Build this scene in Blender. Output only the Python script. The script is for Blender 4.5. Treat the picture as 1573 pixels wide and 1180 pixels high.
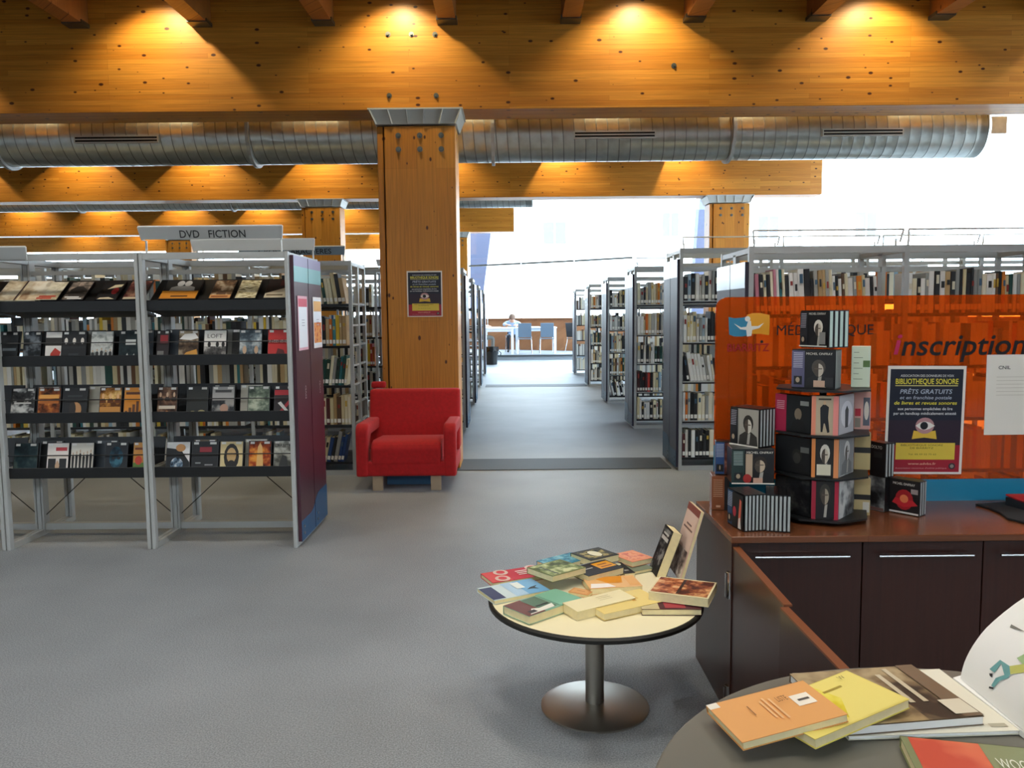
import bpy, bmesh, math, random
from mathutils import Vector, Matrix
from math import sin, cos, pi, radians

for o in list(bpy.data.objects):
    bpy.data.objects.remove(o)
SC = bpy.context.scene
COL = SC.collection

# ---------------------------------------------------------------- camera
F_PX, CX, CY, EYE = 1240.0, 786.5, 590.0, 1.35
PITCH = math.atan((590 - 483) / 1240)
ROLL = .0095
fwd = Vector((0, cos(PITCH), -sin(PITCH)))
up0 = Vector((0, sin(PITCH), cos(PITCH)))
r0 = Vector((1, 0, 0))
right = cos(ROLL) * r0 - sin(ROLL) * up0
up = sin(ROLL) * r0 + cos(ROLL) * up0
cam = bpy.data.cameras.new('camera')
cam.sensor_fit = 'HORIZONTAL'
cam.sensor_width = 36.0
cam.lens = 36.0 * F_PX / 1573.0
cam.clip_start = .05
cam.clip_end = 600
camo = bpy.data.objects.new('camera', cam)
COL.objects.link(camo)
m = Matrix.Identity(4)
for i in range(3):
    m[i][0], m[i][1], m[i][2] = right[i], up[i], -fwd[i]
m[2][3] = EYE
camo.matrix_world = m
SC.camera = camo

# ---------------------------------------------------------------- world and exposure
SKY = 13.0
w = bpy.data.worlds.new('sky')
w.use_nodes = True
bgn = w.node_tree.nodes['Background']
bgn.inputs[0].default_value = (.76, .89, 1.0, 1)
bgn.inputs[1].default_value = SKY
SC.world = w
vs = SC.view_settings
vs.view_transform = 'Standard'
vs.look = 'None'
vs.gamma = 1
vs.use_curve_mapping = False
vs.exposure = 0.1
SPOT_W = 64.0          # the ceiling spots along the beams
DOWN_W = 78.0          # the downlights over the front of the room

# ---------------------------------------------------------------- helpers
W = {}


def at(x, y, X=None, Y=None, Z=None):
    """point of the room that the photograph shows at pixel x, y, given one of its coordinates"""
    d = fwd + (x - CX) / F_PX * right - (y - CY) / F_PX * up
    t = X / d.x if X is not None else Y / d.y if Y is not None else (Z - EYE) / d.z
    return Vector((0, 0, EYE)) + d * t


def lin(c):
    if isinstance(c, str):
        c = c.lstrip('#')
        v = [int(c[i:i + 2], 16) / 255 for i in (0, 2, 4)]
        return tuple(x / 12.92 if x <= .04045 else ((x + .055) / 1.055) ** 2.4 for x in v)
    return tuple(c)


MATS = {}


def M(name, color=None, rough=.55, metal=0., var=0., scale=8., spec=.5, emit=0., bump=0., sheen=0., coat=0.):
    """plain principled material with optional noise variation of the colour and fine relief"""
    if color is None:
        return MATS[name]
    if name in MATS:
        return MATS[name]
    mt = bpy.data.materials.new(name)
    mt.use_nodes = True
    nt = mt.node_tree
    b = nt.nodes['Principled BSDF']
    c = lin(color)
    b.inputs['Base Color'].default_value = (*c, 1)
    b.inputs['Roughness'].default_value = rough
    b.inputs['Metallic'].default_value = metal
    b.inputs['Specular IOR Level'].default_value = spec
    if sheen:
        b.inputs['Sheen Weight'].default_value = sheen
    if coat:
        b.inputs['Coat Weight'].default_value = coat
        b.inputs['Coat Roughness'].default_value = .08
    if emit:
        b.inputs['Emission Color'].default_value = (*c, 1)
        b.inputs['Emission Strength'].default_value = emit
    if var or bump:
        tc = nt.nodes.new('ShaderNodeTexCoord')
        nz = nt.nodes.new('ShaderNodeTexNoise')
        nz.inputs['Scale'].default_value = scale
        nz.inputs['Detail'].default_value = 4
        nt.links.new(tc.outputs['Object'], nz.inputs['Vector'])
        if var:
            rp = nt.nodes.new('ShaderNodeValToRGB')
            rp.color_ramp.elements[0].position = .3
            rp.color_ramp.elements[1].position = .7
            rp.color_ramp.elements[0].color = (*[x * (1 - var) for x in c], 1)
            rp.color_ramp.elements[1].color = (*[min(1, x * (1 + var)) for x in c], 1)
            nt.links.new(nz.outputs['Fac'], rp.inputs['Fac'])
            nt.links.new(rp.outputs['Color'], b.inputs['Base Color'])
        if bump:
            bp = nt.nodes.new('ShaderNodeBump')
            bp.inputs['Strength'].default_value = bump
            bp.inputs['Distance'].default_value = .004
            nt.links.new(nz.outputs['Fac'], bp.inputs['Height'])
            nt.links.new(bp.outputs['Normal'], b.inputs['Normal'])
    MATS[name] = mt
    return mt


def K(color, rough=.5, **kw):
    """flat print colour"""
    return M('ink ' + str(color) + ('' if rough == .5 else ' %.2f' % rough), color, rough, **kw)


PICN = [0]


def PIC(c1, c2, c3, scale=18., rough=.6, stretch=(1, 1, 1), detail=3.):
    """printed picture: blotches of three inks"""
    PICN[0] += 1
    mt = bpy.data.materials.new('print picture %d' % PICN[0])
    mt.use_nodes = True
    nt = mt.node_tree
    b = nt.nodes['Principled BSDF']
    b.inputs['Roughness'].default_value = rough
    b.inputs['Specular IOR Level'].default_value = .3
    tc = nt.nodes.new('ShaderNodeTexCoord')
    mp = nt.nodes.new('ShaderNodeMapping')
    mp.inputs['Location'].default_value = (PICN[0] * 3.7, PICN[0] * 1.3, PICN[0] * 2.1)
    mp.inputs['Scale'].default_value = stretch
    nz = nt.nodes.new('ShaderNodeTexNoise')
    nz.inputs['Scale'].default_value = scale
    nz.inputs['Detail'].default_value = detail
    nz.inputs['Roughness'].default_value = .62
    rp = nt.nodes.new('ShaderNodeValToRGB')
    e = rp.color_ramp.elements
    e[0].position, e[1].position = .38, .62
    e[0].color, e[1].color = (*lin(c1), 1), (*lin(c3), 1)
    x = e.new(.5)
    x.color = (*lin(c2), 1)
    nt.links.new(tc.outputs['Object'], mp.inputs['Vector'])
    nt.links.new(mp.outputs['Vector'], nz.inputs['Vector'])
    nt.links.new(nz.outputs['Fac'], rp.inputs['Fac'])
    nt.links.new(rp.outputs['Color'], b.inputs['Base Color'])
    return mt


def wood(name, horizontal=True, base=("#bd7722", "#d28e34"), knots=True, rough=.42, row=.042):
    """glue-laminated pine: flush lamellas, grain, dark knots"""
    mt = bpy.data.materials.new(name)
    mt.use_nodes = True
    nt = mt.node_tree
    N, L = nt.nodes, nt.links
    b = N['Principled BSDF']
    b.inputs['Roughness'].default_value = rough
    tc = N.new('ShaderNodeTexCoord')
    sp = N.new('ShaderNodeSeparateXYZ')
    L.new(tc.outputs['Object'], sp.inputs[0])
    cb = N.new('ShaderNodeCombineXYZ')
    # along the grain -> x, across the lamellas -> y, third axis blended in so every face has grain
    ad = N.new('ShaderNodeMath')
    ad.operation = 'ADD'
    if horizontal:
        L.new(sp.outputs['X'], cb.inputs['X'])
        L.new(sp.outputs['Z'], ad.inputs[0])
        L.new(sp.outputs['Y'], ad.inputs[1])
    else:
        L.new(sp.outputs['Z'], cb.inputs['X'])
        L.new(sp.outputs['X'], ad.inputs[0])
        L.new(sp.outputs['Y'], ad.inputs[1])
    L.new(ad.outputs[0], cb.inputs['Y'])
    br = N.new('ShaderNodeTexBrick')
    br.offset_frequency = 3
    br.inputs['Scale'].default_value = 1
    br.inputs['Brick Width'].default_value = 1.7 if horizontal else 2.6
    br.inputs['Row Height'].default_value = row
    br.inputs['Mortar Size'].default_value = .0007
    br.inputs['Bias'].default_value = 0
    br.inputs['Color1'].default_value = (*lin(base[0]), 1)
    br.inputs['Color2'].default_value = (*lin(base[1]), 1)
    br.inputs['Mortar'].default_value = (*[x * .62 for x in lin(base[0])], 1)
    L.new(cb.outputs[0], br.inputs['Vector'])
    mp = N.new('ShaderNodeMapping')
    mp.inputs['Scale'].default_value = (1.2, 38, 1)
    L.new(cb.outputs[0], mp.inputs['Vector'])
    nz = N.new('ShaderNodeTexNoise')
    nz.inputs['Scale'].default_value = 2.2
    nz.inputs['Detail'].default_value = 6
    nz.inputs['Distortion'].default_value = .6
    L.new(mp.outputs[0], nz.inputs['Vector'])
    mr = N.new('ShaderNodeMapRange')
    mr.inputs['From Min'].default_value = .3
    mr.inputs['From Max'].default_value = .7
    mr.inputs['To Min'].default_value = .8
    mr.inputs['To Max'].default_value = 1.12
    L.new(nz.outputs['Fac'], mr.inputs['Value'])
    mx = N.new('ShaderNodeMix')
    mx.data_type = 'RGBA'
    mx.blend_type = 'MULTIPLY'
    mx.inputs['Factor'].default_value = 1
    L.new(br.outputs['Color'], mx.inputs['A'])
    L.new(mr.outputs['Result'], mx.inputs['B'])
    out = mx.outputs['Result']
    if knots:
        m2 = N.new('ShaderNodeMapping')
        m2.inputs['Scale'].default_value = (5.2, 9.0, 1)
        L.new(cb.outputs[0], m2.inputs['Vector'])
        vo = N.new('ShaderNodeTexVoronoi')
        vo.voronoi_dimensions = '2D'
        vo.inputs['Scale'].default_value = 1
        L.new(m2.outputs[0], vo.inputs['Vector'])
        s2 = N.new('ShaderNodeSeparateColor')
        L.new(vo.outputs['Color'], s2.inputs[0])
        # radius varies from cell to cell, most cells carry none
        rr = N.new('ShaderNodeMapRange')
        rr.inputs['From Min'].default_value = .45
        rr.inputs['From Max'].default_value = 1.0
        rr.inputs['To Min'].default_value = 0.0
        rr.inputs['To Max'].default_value = .12
        L.new(s2.outputs[0], rr.inputs['Value'])
        lt = N.new('ShaderNodeMath')
        lt.operation = 'SUBTRACT'
        L.new(rr.outputs['Result'], lt.inputs[0])
        L.new(vo.outputs['Distance'], lt.inputs[1])
        sm = N.new('ShaderNodeMapRange')
        sm.inputs['From Min'].default_value = -.012
        sm.inputs['From Max'].default_value = .035
        L.new(lt.outputs[0], sm.inputs['Value'])
        m3 = N.new('ShaderNodeMix')
        m3.data_type = 'RGBA'
        m3.inputs['B'].default_value = (*lin('#4a220c'), 1)
        L.new(sm.outputs['Result'], m3.inputs['Factor'])
        L.new(out, m3.inputs['A'])
        out = m3.outputs['Result']
    L.new(out, b.inputs['Base Color'])
    MATS[name] = mt
    return mt


def glass(name, tint=(1, 1, 1), gloss=.06, rough=.02):
    mt = bpy.data.materials.new(name)
    mt.use_nodes = True
    nt = mt.node_tree
    N, L = nt.nodes, nt.links
    N.remove(N['Principled BSDF'])
    t = N.new('ShaderNodeBsdfTransparent')
    t.inputs[0].default_value = (*tint, 1)
    g = N.new('ShaderNodeBsdfGlossy')
    g.inputs['Roughness'].default_value = rough
    mx = N.new('ShaderNodeMixShader')
    mx.inputs[0].default_value = gloss
    L.new(t.outputs[0], mx.inputs[1])
    L.new(g.outputs[0], mx.inputs[2])
    L.new(mx.outputs[0], N['Material Output'].inputs[0])
    MATS[name] = mt
    return mt


def props(o, label=None, cat=None, group=None, kind=None):
    for k, v in (('label', label), ('category', cat), ('group', group), ('kind', kind)):
        if v:
            o[k] = v
    return o


def thing(name, label, cat, loc=(0, 0, 0), rz=0., group=None, mat=None):
    o = bpy.data.objects.new(name, None)
    o.empty_display_size = .1
    COL.objects.link(o)
    mw = mat.copy() if mat is not None else Matrix.Translation(Vector(loc)) @ Matrix.Rotation(rz, 4, 'Z')
    o.matrix_basis = mw
    W[o] = mw
    return props(o, label, cat, group)


class MB:
    """collects world-space faces and links them as one mesh object"""

    def __init__(s):
        s.v, s.f, s.m = [], [], []

    def add(s, vs, fs, mi=0):
        n = len(s.v)
        s.v += [Vector(p) for p in vs]
        s.f += [tuple(n + i for i in f) for f in fs]
        s.m += [mi] * len(fs)
        return s

    def box(s, x0, x1, y0, y1, z0, z1, mi=0, mat=None):
        p = [Vector((x, y, z)) for z in (z0, z1) for y in (y0, y1) for x in (x0, x1)]
        if mat is not None:
            p = [mat @ q for q in p]
        return s.add(p, [(0, 2, 3, 1), (4, 5, 7, 6), (0, 1, 5, 4), (2, 6, 7, 3), (0, 4, 6, 2), (1, 3, 7, 5)], mi)

    def bar(s, a, b, w=.02, h=None, mi=0, upv=(0, 0, 1)):
        """rectangular bar from a to b"""
        a, b = Vector(a), Vector(b)
        h = h or w
        d = (b - a).normalized()
        u = d.cross(Vector(upv))
        if u.length < 1e-4:
            u = d.cross(Vector((0, 1, 0)))
        u.normalize()
        v = u.cross(d)
        p = [q + u * sx * w / 2 + v * sz * h / 2 for q in (a, b) for sx, sz in ((-1, -1), (1, -1), (1, 1), (-1, 1))]
        return s.add(p, [(3, 2, 1, 0), (4, 5, 6, 7), (0, 1, 5, 4), (1, 2, 6, 5), (2, 3, 7, 6), (3, 0, 4, 7)], mi)

    def tube(s, pts, r, n=8, mi=0, cap=True):
        pts = [Vector(p) for p in pts]
        rs = r if isinstance(r, (list, tuple)) else [r] * len(pts)
        rings, pu = [], None
        for i, p in enumerate(pts):
            d = (pts[min(i + 1, len(pts) - 1)] - pts[max(i - 1, 0)]).normalized()
            u = d.cross(Vector((0, 0, 1)) if pu is None else pu)
            if pu is not None:
                u = pu - d * pu.dot(d)
            if u.length < 1e-4:
                u = d.cross(Vector((0, 1, 0)))
            u.normalize()
            pu = u
            v = d.cross(u)
            rings.append([p + (u * cos(2 * pi * k / n) + v * sin(2 * pi * k / n)) * rs[i] for k in range(n)])
        vs = [q for g in rings for q in g]
        fs = [(i * n + k, i * n + (k + 1) % n, (i + 1) * n + (k + 1) % n, (i + 1) * n + k) for i in range(len(pts) - 1) for k in range(n)]
        if cap:
            fs += [tuple(range(n))[::-1], tuple((len(pts) - 1) * n + k for k in range(n))]
        return s.add(vs, fs, mi)

    def lathe(s, c, prof, n=32, mi=0):
        """prof: (radius, z) pairs about a vertical axis through c"""
        c = Vector(c)
        vs = [c + Vector((r * cos(2 * pi * k / n), r * sin(2 * pi * k / n), z)) for r, z in prof for k in range(n)]
        fs = [(i * n + k, i * n + (k + 1) % n, (i + 1) * n + (k + 1) % n, (i + 1) * n + k) for i in range(len(prof) - 1) for k in range(n)]
        fs += [tuple(range(n))[::-1], tuple((len(prof) - 1) * n + k for k in range(n))]
        return s.add(vs, fs, mi)

    def prism(s, poly, ext, mi=0):
        """planar polygon (3d points) extruded by the vector ext"""
        poly = [Vector(p) for p in poly]
        ext = Vector(ext)
        n = len(poly)
        return s.add(poly + [p + ext for p in poly],
                     [tuple(range(n))[::-1], tuple(range(n, 2 * n))] + [(i, (i + 1) % n, n + (i + 1) % n, n + i) for i in range(n)], mi)

    def build(s, name, mats, parent=None, bevel=0., seg=2, smooth=False, loc=None, label=None, cat=None, group=None, kind=None, mat=None):
        if not isinstance(mats, (list, tuple)):
            mats = [mats]
        mats = [M(x) if isinstance(x, str) else x for x in mats]
        if parent is not None:
            wm = W[parent]
        elif mat is not None:
            wm = mat
        elif loc is not None:
            wm = Matrix.Translation(Vector(loc))
        else:
            wm = Matrix.Identity(4)
        inv = wm.inverted()
        me = bpy.data.meshes.new(name)
        me.from_pydata([inv @ p for p in s.v], [], s.f)
        for x in mats:
            me.materials.append(x)
        me.polygons.foreach_set('material_index', s.m)
        bm = bmesh.new()
        bm.from_mesh(me)
        bmesh.ops.recalc_face_normals(bm, faces=bm.faces)
        if bevel:
            es = [e for e in bm.edges if len(e.link_faces) == 2 and e.calc_face_angle(0) > .5]
            bmesh.ops.bevel(bm, geom=es, offset=bevel, segments=seg, affect='EDGES', profile=.6, clamp_overlap=True)
        if smooth:
            for f in bm.faces:
                f.smooth = True
            for e in bm.edges:
                if len(e.link_faces) == 2 and e.calc_face_angle(0) > .7:
                    e.smooth = False
        bm.to_mesh(me)
        bm.free()
        o = bpy.data.objects.new(name, me)
        COL.objects.link(o)
        if parent is not None:
            o.parent = parent
        else:
            o.matrix_basis = wm
        W[o] = wm.copy()
        return props(o, label, cat, group, kind)


def frame(o, ux, uy):
    """matrix with origin o, x along ux, y along uy, z out of the plane"""
    ux = Vector(ux).normalized()
    uy = Vector(uy)
    uy = (uy - ux * uy.dot(ux)).normalized()
    n = ux.cross(uy)
    mt = Matrix.Identity(4)
    for i in range(3):
        mt[i][0], mt[i][1], mt[i][2], mt[i][3] = ux[i], uy[i], n[i], Vector(o)[i]
    return mt


def prints(name, parent, fr, w, h, items, lift=.0006, step=.00035):
    """flat print on a plane: items = (points in 0..1 or (u0,v0,u1,v1), material); later items lie over earlier ones"""
    mb = MB()
    mats = []
    for k, (shape, mt) in enumerate(items):
        if mt not in mats:
            mats.append(mt)
        if len(shape) == 4 and not isinstance(shape[0], (tuple, list)):
            u0, v0, u1, v1 = shape
            shape = [(u0, v0), (u1, v0), (u1, v1), (u0, v1)]
        z = lift + step * k
        pts = [fr @ Vector((u * w, v * h, z)) for u, v in shape]
        mb.add(pts, [tuple(range(len(pts)))], mats.index(mt))
    o = mb.build(name, mats, parent)
    return o


def ell(cx, cy, rx, ry, n=14, a0=0, a1=2 * pi):
    return [(cx + rx * cos(a0 + (a1 - a0) * k / n), cy + ry * sin(a0 + (a1 - a0) * k / n)) for k in range(n + (0 if a1 - a0 > 6.2 else 1))]


def person_shape(cx, base, s):
    """head and shoulders outline as print"""
    return [[(cx - .30 * s, base), (cx - .27 * s, base + .22 * s), (cx - .1 * s, base + .32 * s), (cx + .1 * s, base + .32 * s), (cx + .27 * s, base + .22 * s), (cx + .30 * s, base)],
            ell(cx, base + .47 * s, .13 * s, .19 * s)]


TXT = {}


def text(name, s, parent, fr, x, y, h, mat, w=None, slant=0., lift=.002, bold=0., label=None, align='l'):
    """lettering: s written from (x, y) in the plane fr with letter height h (and width w when given)"""
    key = (s, bold)
    if key not in TXT:
        cu = bpy.data.curves.new('lettering', 'FONT')
        cu.body = s
        cu.size = 1
        cu.offset = bold
        cu.resolution_u = 3
        to = bpy.data.objects.new('lettering', cu)
        COL.objects.link(to)
        bpy.context.view_layer.update()
        dg = bpy.context.evaluated_depsgraph_get()
        me = bpy.data.meshes.new_from_object(to.evaluated_get(dg))
        TXT[key] = ([v.co.copy() for v in me.vertices], [tuple(p.vertices) for p in me.polygons])
        bpy.data.meshes.remove(me)
        bpy.data.objects.remove(to)
        bpy.data.curves.remove(cu)
    vs_, fs_ = TXT[key]
    if not vs_:
        return None
    x0 = min(v.x for v in vs_)
    x1 = max(v.x for v in vs_)
    sy = h / .72
    sx = sy if w is None else w / (x1 - x0)
    off = 0 if align == 'l' else -(x1 - x0) * sx / (2 if align == 'c' else 1)
    mb = MB()
    mb.add([fr @ Vector((x + off + (v.x - x0) * sx + slant * v.y * sy, y + v.y * sy, lift)) for v in vs_], fs_)
    return mb.build(name, mat, parent, label=label)


def curve_pts(fn, n):
    return [fn(k / n) for k in range(n + 1)]


RND = random.Random(7)
ORD = ['first', 'second', 'third', 'fourth', 'fifth', 'sixth', 'seventh', 'eighth', 'ninth', 'tenth', 'eleventh', 'twelfth', 'thirteenth',
       'fourteenth', 'fifteenth', 'sixteenth', 'seventeenth', 'eighteenth', 'nineteenth', 'twentieth'] + ['%dth' % k for k in range(21, 60)]
for k, s_ in ((20, '21st'), (21, '22nd'), (22, '23rd'), (30, '31st'), (31, '32nd'), (32, '33rd')):
    ORD[k] = s_

# ---------------------------------------------------------------- shared materials
WOODH = wood('laminated beam wood', True)
WOODV = wood('laminated column wood', False, row=.16)
M('bright steel', '#b2b4b1', .4, .0)
M('steel post', '#adafac', .38, .2)
M('dark steel', '#15181a', .45, .1)
M('shelf black', '#0b0d0f', .42)
M('galvanised', '#cfd1cb', .3, .9, var=.1, scale=14)
M('galvanised dark', '#6d706e', .4, 1.)
M('duct seam', '#8a8d88', .5, .7)
M('grille frame', '#c9cbc6', .4, .3)
M('slot black', '#050505', .8)
M('white paint', '#e6e6e0', .5)
M('capital paint', '#c4c6c0', .45)
M('bolt steel', '#7a7d78', .4, .8)
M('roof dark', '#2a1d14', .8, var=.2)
M('chrome', '#b8b8b8', .2, 1.)
M('brushed metal', '#a9a49a', .38, .9)
M('paper cream', '#e9ddb4', .8)
M('paper white', '#efeee9', .7)
M('page cream', '#e8d9a8', .85, var=.05, scale=60)
GLASS = glass('window glass', (.84, .9, .95), .05)
ROOFGLASS = glass('dimming roof glass', (.15, .19, .23), .05)  # tint chosen to dim the light from overhead

# carpet
mt = bpy.data.materials.new('carpet')
mt.use_nodes = True
nt = mt.node_tree
N, L = nt.nodes, nt.links
b = N['Principled BSDF']
b.inputs['Roughness'].default_value = .5
b.inputs['Specular IOR Level'].default_value = .45
tc = N.new('ShaderNodeTexCoord')
n1 = N.new('ShaderNodeTexNoise')
n1.inputs['Scale'].default_value = 190
n1.inputs['Detail'].default_value = 2
n2 = N.new('ShaderNodeTexNoise')
n2.inputs['Scale'].default_value = 1.3
n2.inputs['Detail'].default_value = 5
for q in (n1, n2):
    L.new(tc.outputs['Object'], q.inputs['Vector'])
ma = N.new('ShaderNodeMath')
ma.operation = 'MULTIPLY_ADD'
ma.inputs[1].default_value = .75
L.new(n1.outputs['Fac'], ma.inputs[0])
mb_ = N.new('ShaderNodeMath')
mb_.operation = 'MULTIPLY'
mb_.inputs[1].default_value = .25
L.new(n2.outputs['Fac'], mb_.inputs[0])
L.new(mb_.outputs[0], ma.inputs[2])
rp = N.new('ShaderNodeValToRGB')
rp.color_ramp.elements[0].position = .36
rp.color_ramp.elements[1].position = .64
rp.color_ramp.elements[0].color = (.175, .187, .195, 1)
rp.color_ramp.elements[1].color = (.375, .395, .405, 1)
L.new(ma.outputs[0], rp.inputs['Fac'])
L.new(rp.outputs['Color'], b.inputs['Base Color'])
bp = N.new('ShaderNodeBump')
bp.inputs['Strength'].default_value = .35
bp.inputs['Distance'].default_value = .004
L.new(n1.outputs['Fac'], bp.inputs['Height'])
L.new(bp.outputs['Normal'], b.inputs['Normal'])
MATS['carpet'] = mt

# ---------------------------------------------------------------- floor, roof, walls
fl = MB().box(-20, 12, -6, 30, -.2, 0).build('floor', 'carpet', kind='structure')
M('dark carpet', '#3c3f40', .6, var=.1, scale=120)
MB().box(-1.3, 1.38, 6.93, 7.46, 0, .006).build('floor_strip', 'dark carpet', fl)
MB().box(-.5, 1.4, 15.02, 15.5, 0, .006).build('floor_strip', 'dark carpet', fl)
M('platform carpet', '#8f979d', .5, var=.1, scale=90)
pf = MB().box(-20, 9, 23.9, 29.5, 0, .15).build('floor_platform', 'platform carpet', kind='structure')
MB().box(-20, 9, 23.86, 23.9, .1, .153).build('platform_nosing', 'dark carpet', pf)

BEAMS = [(7.05, 3.095, -14, 9.5), (13.95, 3.335, -18, 5.3), (20.9, 3.46, -20, .09), (27.6, 3.6, -20, -3.0)]
BH = 1.06
BNAME = ['beam', 'beam', 'beam', 'beam']
for (y, z, x0, x1) in BEAMS:
    MB().box(x0, x1, y, y + .38, z, z + BH).build('beam', WOODH, bevel=.004, seg=1, kind='structure')
# roof boards rising gently towards the back
rl = [(-20, -5, 4.02), (-20, 28.6, 4.78), (-3, 28.6, 4.78), (.1, 21.6, 4.63), (5.35, 14.6, 4.47), (9.5, 7.8, 4.2), (9.5, -5, 4.02)]
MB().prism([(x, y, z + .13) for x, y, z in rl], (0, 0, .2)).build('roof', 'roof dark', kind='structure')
RX = [-3.62 + 1.035 * k for k in range(-8, 13)]
SHADEW = wood('shaded rafter wood', False, base=('#8a5526', '#9c6430'), knots=True, row=.2)  # darker than the beam wood: the rafters' shade is put into the colour
for span, (ya, yb, za, zb) in enumerate([(-4, 7.05, 3.66, 3.80), (7.43, 13.95, 3.82, 3.99), (14.33, 20.9, 4.0, 4.13), (21.28, 27.6, 4.14, 4.28)]):
    xr = [9.3, 5.2, .05, -3.1][span]
    for x in RX:
        if x > xr or (span and x < -11):
            continue
        ra = MB()
        ra.prism([(x - .075, ya, za), (x + .075, ya, za), (x + .075, ya, za + .46), (x - .075, ya, za + .46)], (0, yb - ya, zb - za))
        ro = ra.build('rafter', SHADEW, kind='structure')
        if span == 0:
            MB().box(x - .085, x + .085, yb - .13, yb, zb - .012, zb + .02).build('rafter_shoe', 'galvanised dark', ro)

M('plaster', '#cfc9bd', .8, var=.04)
MB().box(-20.3, -20, -6, 30, 0, 5).build('wall_left', 'plaster', kind='structure')
M('rear panelling', '#5b4632', .7, var=.08, scale=3)
MB().box(-20, 12, -6.3, -6, 0, 4.0).build('wall_rear', 'rear panelling', kind='structure')
MB().box(9.5, 9.7, -6, 3.2, 0, 4.2).build('wall_right', 'rear panelling', kind='structure')  # unseen opaque wall added to keep side light off the counter front

# columns
def column(name, xc, y, z1, width, bolts=True, strip=True):
    c = MB()
    x0, x1 = xc - width / 2, xc + width / 2
    c.box(x0 + .062, x1, y, y + .4, 0, z1 - .14)
    o = c.build(name, WOODV, kind='structure', bevel=.006, seg=1)
    MB().box(x0, x0 + .05, y + .015, y + .385, 0, z1 - .14).build('side_lamella', WOODV, o, bevel=.004, seg=1)
    MB().box(x0 + .05, x0 + .062, y + .03, y + .37, 0, z1 - .14).build('groove', 'slot black', o)
    # tapered steel capital with ribs
    k = MB()
    a, b_, d = .055, .012, .04
    lo, hi = z1 - .125, z1
    vs_ = [(x0 - b_, y - b_, lo), (x1 + b_, y - b_, lo), (x1 + b_, y + .4 + b_, lo), (x0 - b_, y + .4 + b_, lo),
           (x0 - a, y - d, hi - .012), (x1 + a, y - d, hi - .012), (x1 + a, y + .4 + d, hi - .012), (x0 - a, y + .4 + d, hi - .012)]
    k.add(vs_, [(3, 2, 1, 0), (4, 5, 6, 7), (0, 1, 5, 4), (1, 2, 6, 5), (2, 3, 7, 6), (3, 0, 4, 7)])
    cap = k.build('capital', 'capital paint', o)
    MB().box(x0 - a - .012, x1 + a + .012, y - d - .01, y + .4 + d, hi - .012, hi).build('cap_plate', 'capital paint', cap)
    for j in range(6):
        t = j / 5
        p0 = Vector((x0 + (x1 - x0) * t, y - b_ - .004, lo))
        p1 = Vector((x0 - a * .9 + (x1 - x0 + 1.8 * a) * t, y - d - .006, hi - .012))
        MB().bar(p0, p1, .008, .014).build('rib', 'bright steel', cap)
    if bolts:
        for bz in (z1 - .22, z1 - .335):
            for bx in (.2, .5, .8):
                q = Vector((x0 + .062 + (width - .062) * bx, y, bz))
                bb = MB()
                bb.tube([q + Vector((0, .004, 0)), q - Vector((0, .006, 0))], .024, 12)
                bb.tube([q, q - Vector((0, .02, 0))], .012, 6)
                bb.build('bolt', 'bolt steel', o)
    return o


column('column_1', -.797, 7.03, 3.095, .67)
column('column_2', -3.23, 13.94, 3.335, .66)
column('column_3', 3.735, 13.94, 3.335, .68)
column('column_4', -1.44, 20.88, 3.46, .66)
column('column_5', 6.3, 7.03, 3.095, .67)
column('column_6', -10.3, 13.94, 3.335, .66)
column('column_7', -8.5, 20.88, 3.46, .66)
# bolts of the front beam above its column, and one on its own
for (px, py) in ((596, 53), (632, 53), (668, 53), (598, 147), (670, 147), (1035, 101)):
    q = at(px, py, Y=7.05)
    bb = MB()
    bb.tube([q + Vector((0, .003, 0)), q - Vector((0, .006, 0))], .022, 12)
    bb.tube([q, q - Vector((0, .02, 0))], .011, 6)
    bb.build('bolt', 'bolt steel', bpy.data.objects['beam'])

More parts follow.
